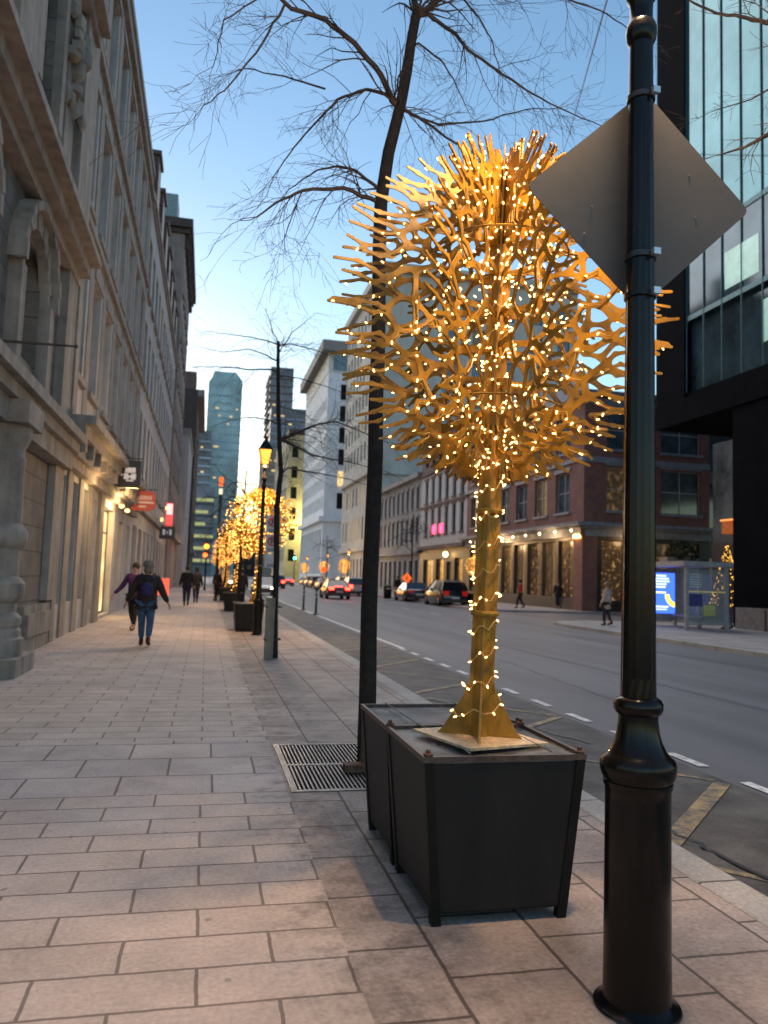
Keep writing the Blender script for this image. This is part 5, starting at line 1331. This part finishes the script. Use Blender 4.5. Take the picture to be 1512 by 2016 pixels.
# ------------------------------------------------------------------ cars
tyre = mat('tyre', (.015, .015, .015), rough=.85, var=.1); rimm = mat('wheel_rim', (.35, .35, .36), rough=.35, var=.1, metal=.7)
cgl = mat('car_glass', (.012, .015, .02), rough=.06, var=0, spec=.9)
tail = emat('tail_lamp', (1, .02, .01), 6.0); taild = mat('tail_lamp_dim', (.25, .01, .01), rough=.3, var=0, emit=(1, .02, .02), es=.05); head = emat('head_lamp', (1, .78, .45), 14); headd = mat('head_lamp_off', (.5, .5, .5), rough=.1, var=0)
def make_car(loc, label, paint, kind='sedan', lights='off', rot=0, group='cars on the street'):
    t = thing('car', loc, label, 'car', group, rot)
    if kind == 'sedan': L, hw, H, belt = 4.6, .90, 1.44, .92
    else: L, hw, H, belt = 4.6, .93, 1.68, 1.05
    prof = [(-L / 2, .38, .72, .86), (-L / 2 + .08, .27, belt - .06, .93), (-L / 2 + .5, .24, belt + .02, .98), (-L / 2 + 1.2, .22, belt + .02, 1), (0, .2, belt, 1), (L / 2 - 1.35, .2, belt - .02, 1), (L / 2 - .6, .22, belt - .14, .97), (L / 2 - .12, .26, belt - .26, .88), (L / 2, .36, .60, .78)]
    vs = []; 
    for y, z0, z1, s in prof:
        w = hw * s
        vs += [(-w * .93, y, z0), (w * .93, y, z0), (w, y, z0 + .16), (w, y, z1 - .2), (w * .93, y, z1 - .04), (w * .8, y, z1), (-w * .8, y, z1), (-w * .93, y, z1 - .04), (-w, y, z1 - .2), (-w, y, z0 + .16)]
    fs = [tuple(reversed(range(10)))] + [tuple(10 * (len(prof) - 1) + i for i in range(10))]
    for k in range(len(prof) - 1):
        for i in range(10): j = (i + 1) % 10; fs.append((k * 10 + i, k * 10 + j, k * 10 + 10 + j, k * 10 + 10 + i))
    MB().add(vs, fs).build('body', paint, t, smooth=True)
    if kind == 'sedan': g = [(-1.75, belt - .02), (-1.05, H - .05), (-.3, H), (.35, H - .03), (1.15, belt - .06)]
    else: g = [(-2.12, belt - .02), (-1.85, H - .12), (-1.0, H), (.35, H - .04), (1.2, belt - .05)]
    def hwz(z): return hw * (.93 - .30 * (z - belt) / (H - belt) * .8)
    gv = [(-hwz(z), y, z) for y, z in g] + [(hwz(z), y, z) for y, z in g]; n = 5
    MB().add(gv, [(0, 1, 2, 3, 4), (9, 8, 7, 6, 5)] + [(i, (i + 1) % n, n + (i + 1) % n, n + i) for i in range(n)]).build('windows', cgl, t)
    top = [(y, z) for y, z in g[1:4]]
    rv = [(-hwz(z) - .01, y, z + .015) for y, z in top] + [(hwz(z) + .01, y, z + .015) for y, z in top] + [(-hwz(z) - .01, y, z - .035) for y, z in top] + [(hwz(z) + .01, y, z - .035) for y, z in top]
    MB().add(rv, [(0, 1, 4, 3), (1, 2, 5, 4), (6, 9, 10, 7), (7, 10, 11, 8), (0, 3, 9, 6), (2, 8, 11, 5), (0, 6, 7, 1), (1, 7, 8, 2), (3, 4, 10, 9), (4, 5, 11, 10)]).build('roof', paint, t, smooth=True)
    for s in (-1, 1):
        for (a, b) in ((0, 1), (3, 4)):
            (y0, z0), (y1, z1) = g[a], g[b]; MB().tube([(s * hwz(z0), y0, z0), (s * hwz(z1), y1, z1)], .045, 5).build('pillar', paint, t)
        MB().tube([(s * (hwz(belt) + .005), -.35, belt), (s * (hwz(H) + .005), -.4, H - .03)], .03, 5).build('pillar', paint, t)
        MB().box(min(s * (hw - .02), s * (hw + .17)), max(s * (hw - .02), s * (hw + .17)), .75, .87, belt - .02, belt + .14).build('mirror', paint, t)
        for y in (-1.38, 1.42):
            r_ = .33 if kind == 'sedan' else .36
            w = MB(); n = 20; prof2 = [(r_ * .62, -.1), (r_ * .94, -.11), (r_, -.08), (r_, .08), (r_ * .94, .11), (r_ * .62, .1)]
            w.lathe(prof2, n=n, cap=False); w.v = [(s * (hw - .09) + v[2], y + v[0], r_ + v[1]) for v in w.v]
            wo = w.build('wheel', tyre, t, smooth=True)
            q = MB(); q.lathe([(.02, .085), (r_ * .3, .09), (r_ * .62, .07), (r_ * .62, -.07), (.02, -.07)], n=n); q.v = [(s * (hw - .09) + s * v[2], y + v[0], r_ + v[1]) for v in q.v]
            q.build('rim', rimm, wo)
        x0, x1 = s * hw * .48, s * hw * .86
        MB().box(min(x0, x1), max(x0, x1), -L / 2 - .0, -L / 2 + .12, .70, .88 if kind == 'sedan' else 1.0).build('tail_lamp', tail if lights == 'tail' else taild, t)
        MB().box(min(x0, x1), max(x0, x1), L / 2 - .16, L / 2 + .0, .52, .66).build('head_lamp', head if lights == 'head' else headd, t)
    MB().box(-.26, .26, -L / 2 - .02, -L / 2 + .03, .50, .62).build('number_plate', mat('plate_white', (.5, .5, .5), var=.05), t)
    MB().box(-hw * .84, hw * .84, -L / 2 - .04, -L / 2 + .1, .28, .44).build('rear_bumper', mat('bumper_grey', (.04, .04, .045), var=.1, rough=.5), t)
    MB().box(-hw * .76, hw * .76, L / 2 - .1, L / 2 + .02, .28, .42).build('front_bumper', MATS['bumper_grey'], t)
    if lights == 'tail': MB().box(-.3, .3, g[0][0] + .06, g[0][0] + .14, belt + .0, belt + .05).build('brake_lamp', tail, t)
    return t
pr = mat('car_red', (.16, .015, .02), rough=.25, var=.05); pb = mat('car_black', (.012, .013, .018), rough=.18, var=.05, spec=.8)
pw = mat('car_white', (.4, .4, .42), rough=.25, var=.05); pg = mat('car_grey', (.10, .10, .11), rough=.3, var=.05, metal=.3); pbl = mat('car_dark_blue', (.03, .035, .07), rough=.25, var=.05)
xr = lambda px, Y: at(px, 1150, Y).x
c_suv = make_car((xr(882, 49), 49.6, RZ), 'black hatchback parked rear towards us, nearer of the two black cars across the road', pb, 'suv', 'off')
make_car((xr(815, 56.5), 57.2, RZ), 'black sedan parked ahead of the nearer black car, left of it', pb, 'sedan', 'off')
make_car((xr(668, 57), 59, RZ), 'red sedan driving away with both tail lamps glowing', pr, 'sedan', 'tail')
make_car((xr(703, 68), 70, RZ), 'white wagon half hidden behind the nearest tree trunk beside the red sedan', pw, 'suv', 'tail')
make_car((xr(682, 78), 80, RZ), 'dark car queuing beyond the red sedan', pg, 'suv')
i = 0
for px, Y, pc, kd, lab in ((652, 90, pbl, 'sedan', 'dark blue parked car seen just left above the red sedan'), (636, 98, pw, 'sedan', 'white parked car, second up the far kerb from the red sedan'), (622, 108, pg, 'suv', 'grey parked car, third up the far kerb'), (612, 119, pw, 'suv', 'pale parked car, fourth up the far kerb'), (602, 131, pg, 'sedan', 'tiny grey parked car farthest up the far kerb')):
    make_car((xr(px, Y), Y, RZ), lab, pc, kd)
make_car((xr(566, 120), 121, RZ), 'far car driving away with small red lamps right of the thin tree', pg, 'sedan', 'tail')
make_car((xr(523, 62), 64, RZ), 'oncoming pale car with bright headlamps right of the lamp post', pw, 'sedan', 'head', PI)
make_car((xr(462, 100), 100, RZ), 'far oncoming car whose headlamps shine between the golden trunks', pg, 'sedan', 'head', PI)
make_car((xr(545, 95), 96, RZ), 'dark car far up the road beyond the thin tree', pb, 'suv', 'tail')

# ------------------------------------------------------------------ people
def skin(name, joints, edges, m, parent, sub=2, root=0):
    me = bpy.data.meshes.new('tmp'); me.from_pydata([j[0] for j in joints], edges, [])
    ob = bpy.data.objects.new('tmp', me); COL.objects.link(ob)
    md = ob.modifiers.new('s', 'SKIN'); md.use_smooth_shade = True
    for i, sv in enumerate(me.skin_vertices[0].data if len(me.skin_vertices) else []):
        pass
    if not len(me.skin_vertices):
        bm = bmesh.new(); bm.from_mesh(me); bm.verts.layers.skin.verify(); bm.to_mesh(me); bm.free()
    for i, sv in enumerate(me.skin_vertices[0].data):
        r_ = joints[i][1]; sv.radius = r_ if hasattr(r_, '__len__') else (r_, r_); sv.use_root = (i == root)
    ob.modifiers.new('u', 'SUBSURF').levels = sub
    bpy.context.view_layer.update()
    dg = bpy.context.evaluated_depsgraph_get()
    nm = bpy.data.meshes.new_from_object(ob.evaluated_get(dg)); nm.name = name
    bpy.data.objects.remove(ob); 
    nm.materials.clear(); nm.materials.append(m); nm.shade_smooth()
    return obj(name, nm, parent)
skinm = mat('skin', (.42, .24, .17), rough=.6, var=.05)
def cloth(name, c): return mat('cloth_' + name, c, rough=.9, var=.2, scale=9, bump=.3, bscale=40)
def person(loc, rot, label, h=1.72, coat=None, legs=None, shoes=None, hair=None, stride=.3, arms=((.18, .05), (.18, -.1)), coatlen=.0, hat=None, backpack=None, bulk=1.0, scarf=None):
    """local frame faces +Y; stride>0: left leg forward"""
    t = thing('person', loc, label, 'person', None, rot); k = h / 1.75
    def V(x, y, z): return (x * k, y * k, z * k)
    hipx = .09
    J = [(V(0, 0, .95), .13 * k), (V(0, .01, 1.18), (.145 * k, .11 * k)), (V(0, 0, 1.38), (.15 * k, .10 * k)), (V(0, 0, 1.5), .055 * k), (V(0, .02, 1.58), .06 * k), (V(0, .03, 1.67), (.078 * k, .095 * k)), (V(0, .02, 1.745), .05 * k)]
    E = [(0, 1), (1, 2), (2, 3), (3, 4), (4, 5), (5, 6)]
    legsJ = []
    for s, st in ((-1, stride), (1, -stride)):
        knee = V(s * hipx, st * .5 + .04, .50); ank = V(s * hipx * .85, st - (.06 if st < 0 else 0), .10 + (.06 if st < 0 else 0)); toe = V(s * hipx * 1.0, st + .15 - (.02 if st < 0 else 0), .035)
        b = len(J); J += [(V(s * hipx, 0, .88), .10 * k), (knee, .062 * k), (ank, .042 * k), (toe, .035 * k)]; E += [(0, b), (b, b + 1), (b + 1, b + 2), (b + 2, b + 3)]
        legsJ.append((V(s * hipx, 0, .88), knee, ank, toe))
    armJ = []
    for s, (out, fw) in zip((-1, 1), arms):
        sh = V(s * .19, 0, 1.41); el = V(s * (.19 + out * .5), fw * .4 - .04, 1.13); wr = V(s * (.19 + out), fw + .02, .88 + abs(fw) * .15 + out * .12); hd = V(s * (.20 + out * 1.12), fw + .04, .80 + abs(fw) * .15 + out * .12)
        b = len(J); J += [(sh, .055 * k), (el, .042 * k), (wr, .028 * k), (hd, (.035 * k, .018 * k))]; E += [(2, b), (b, b + 1), (b + 1, b + 2), (b + 2, b + 3)]
        hv = Vector(hd)
        for q in range(4):
            J.append((tuple(hv + Vector((s * .004 * q, (-.024 + .016 * q) * k, (-.045 - .005 * (1.5 - abs(q - 1.5))) * k))), .009 * k)); J.append((tuple(hv + Vector((-s * .008, (-.024 + .016 * q) * k, (-.075 - .006 * (1.5 - abs(q - 1.5))) * k))), .0075 * k)); E += [(b + 3, len(J) - 2), (len(J) - 2, len(J) - 1)]
        J.append((tuple(hv + Vector((-s * .01, .05 * k, -.01 * k))), .010 * k)); E.append((b + 3, len(J) - 1))
        armJ.append((sh, el, wr))
    skin('body', J, E, skinm, t, 1)
    m = MB(); m.ball(V(0, .115, 1.64), (.012, .02, .02), 5); m.build('nose', skinm, t, smooth=True)
    # trousers
    J = [(V(0, 0, .97), (.16 * k * bulk, .13 * k * bulk))]; E = []
    for hp, kn, an, to in legsJ:
        b = len(J); mid = tuple((Vector(kn) + Vector(an)) / 2 + Vector((0, 0, -.05)))
        J += [(hp, .118 * k), (kn, .082 * k), (mid, .072 * k), (tuple(Vector(an) + Vector((0, 0, .03))), .058 * k)]; E += [(0, b), (b, b + 1), (b + 1, b + 2), (b + 2, b + 3)]
    skin('trousers', J, E, legs, t, 1)
    for hp, kn, an, to in legsJ:
        heel = tuple(Vector(an) + Vector((0, -.05, -.06)) * k)
        skin('shoe', [(tuple(Vector(an) + Vector((0, 0, .06))), .055 * k), (heel, .045 * k), (to, (.045 * k, .035 * k))], [(0, 1), (1, 2)], shoes, t, 1)
    J = [(V(0, .0, .98), (.19 * k * bulk, .155 * k * bulk)), (V(0, 0, 1.2), (.19 * k * bulk, .155 * k * bulk)), (V(0, -.01, 1.38), (.185 * k * bulk, .13 * k * bulk)), (V(0, -.01, 1.48), (.10 * k, .09 * k))]; E = [(0, 1), (1, 2), (2, 3)]
    if coatlen: J.append((V(0, 0, .98 - coatlen), (.20 * k * bulk, .17 * k * bulk))); E.append((0, 4))
    for sh, el, wr in armJ:
        b = len(J); J += [(sh, .085 * k * bulk), (el, .070 * k * bulk), (wr, .048 * k)]; E += [(2, b), (b, b + 1), (b + 1, b + 2)]
    skin('coat', J, E, coat, t, 1)
    m = MB(); m.ball(V(0, -.005, 1.685), (.10 * k, .112 * k, .115 * k), 12)
    if hat: m.ball(V(0, .0, 1.72), (.115 * k, .125 * k, .105 * k), 12); m.lathe([(.105 * k, 1.66 * k), (.118 * k, 1.665 * k), (.118 * k, 1.70 * k), (.105 * k, 1.71 * k)], n=14)
    m.build('hat' if hat else 'hair', hat or hair, t, smooth=True)
    if hat: MB().ball(V(0, -.02, 1.585), (.10 * k, .09 * k, .09 * k), 10).build('hair', hair, t, smooth=True)
    if backpack:
        skin('backpack', [(V(0, -.21, 1.02), (.15 * k, .10 * k)), (V(0, -.23, 1.18), (.155 * k, .12 * k)), (V(0, -.20, 1.36), (.12 * k, .075 * k))], [(0, 1), (1, 2)], backpack, t, 1)
        for s in (-1, 1): MB().tube([V(s * .10, -.16, 1.40), V(s * .12, -.02, 1.51), V(s * .13, .135, 1.38), V(s * .15, .12, 1.12)], .022 * k, 5).build('strap', backpack, t, smooth=True)
    if scarf: MB().lathe([(.085 * k, 1.46 * k), (.115 * k, 1.49 * k), (.115 * k, 1.53 * k), (.085 * k, 1.56 * k)], n=12).build('scarf', scarf, t, smooth=True)
    return t
blackc = cloth('black', (.018, .016, .018)); darkbr = cloth('dark_brown', (.035, .022, .02)); jeans = cloth('denim', (.05, .10, .20)); dj = cloth('dark_denim', (.02, .025, .05)); purple = cloth('purple', (.07, .02, .09))
navy = cloth('navy', (.035, .025, .10)); bootb = cloth('boot_brown', (.09, .03, .02)); hairb = mat('hair_brown', (.05, .03, .02), var=.2); hairf = mat('hair_fair', (.22, .16, .10), var=.2)
redc = cloth('red', (.5, .03, .03)); beigec = cloth('beige', (.42, .32, .29)); knit = cloth('grey_knit', (.22, .19, .16)); blueg = cloth('blue_grey', (.12, .14, .20)); orng = cloth('orange', (.6, .12, .03))
gw = at(283, 1270, 16.6).x
person((gw, 16.75, 0), 0.0, 'woman walking away in knit hat, brown coat, blue backpack and jeans', 1.72, darkbr, jeans, bootb, hairf, .13, ((.22, .0), (.24, .0)), .14, knit, navy, 1.18)
person((at(262, 1200, 21).x, 21.2, 0), PI - .25, 'person in purple coat half hidden behind the woman with the backpack', 1.72, purple, blackc, blackc, hairb, .22, ((.12, .1), (.30, .15)), .15, None, None, 1.05)
person((at(366, 1180, 36).x, 36.6, 0), 0, 'person in black coat walking away, left one of the distant pair', 1.80, blackc, dj, blackc, hairb, .10, ((.12, .05), (.12, .05)), .1, None, None, 1.15)
person((at(385, 1178, 40).x, 40.5, 0), .1, 'person in dark jacket walking away, right one of the distant pair', 1.74, blackc, dj, blackc, hairb, -.14, ((.14, .05), (.12, .05)), .05, blackc, None, 1.1)
person((at(477, 1150, 36.5).x, 36.9, 0), .4, 'person standing dark between the golden trunks near the kerb', 1.76, darkbr, blackc, blackc, hairb, .08, ((.1, 0), (.1, 0)), .2, None, None, 1.1)
person((at(428, 1150, 50).x, 50.5, 0), 0, 'small dark figure beyond the third planter', 1.7, blackc, blackc, blackc, hairb, .1, ((.1, 0), (.1, 0)), .2)
person((at(1030, 1170, 44).x, 44.5, 0), 1.2, 'person in bright red jacket walking past the corner restaurant', 1.72, redc, blackc, blackc, hairb, .2, ((.12, .1), (.12, -.1)), 0)
person((at(1203, 1200, 27.3).x, 27.6, 0), .6, 'person in beige coat waiting at the kerb left of the lamp post shaft', 1.68, beigec, darkbr, blackc, hairf, .08, ((.1, .1), (.1, .1)), .35, None, None, 1.1)
person((at(1441, 1200, 26.3).x, 26.6, 0), .5, 'person in blue-grey clothes in the shade right of the bus shelter', 1.6, blackc, blueg, blackc, hairb, .1, ((.15, .2), (.1, .2)), .0)
person((at(1103, 1150, 45.5).x, 45.8, 0), 2.6, 'person in black outside the restaurant window by the brick pillar', 1.75, blackc, dj, blackc, hairb, .1, ((.1, .1), (.1, .1)), .1)
person((at(783, 1150, 63).x, 63, 0), 0, 'dark figure on the far pavement beside the orange diamond sign', 1.75, blackc, blackc, blackc, hairb, .1, ((.1, 0), (.1, 0)), .1)

# orange work signs
def work_sign(px, py, Y, label, s):
    p = at(px, py, Y); t = thing('work_sign', (p.x, Y, 0), label, 'sign')
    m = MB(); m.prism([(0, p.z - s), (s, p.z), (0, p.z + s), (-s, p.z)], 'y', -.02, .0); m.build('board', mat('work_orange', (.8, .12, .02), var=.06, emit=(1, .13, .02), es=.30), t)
    for k in (-1, 1): MB().tube([(0, .01, p.z), (k * .35, .15, 0)], .018, 5).build('leg', blk, t)
    m = MB(); m.box(-.05, .05, -.026, -.021, p.z - s * .4, p.z + s * .35); m.build('symbol', mat('ink_black', (.02, .02, .02), var=0), t)
work_sign(801, 1138, 60, 'orange diamond work sign beside the parked black cars', .42)
work_sign(637, 1122, 96, 'small orange work sign among the parked cars far up the road', .45)
# litter bin
t = thing('litter_bin', (at(763, 1165, 58).x, 58, 0), 'black street bin on the far pavement right of the nearest trunk', 'bin')
MB().lathe([(.26, 0), (.3, .1), (.32, .9), (.28, .98), (.1, 1.05)], n=14).build('drum', blk, t, smooth=True); MB().box(-.18, .18, -.34, -.29, .72, .84).build('slot', rimm, t)
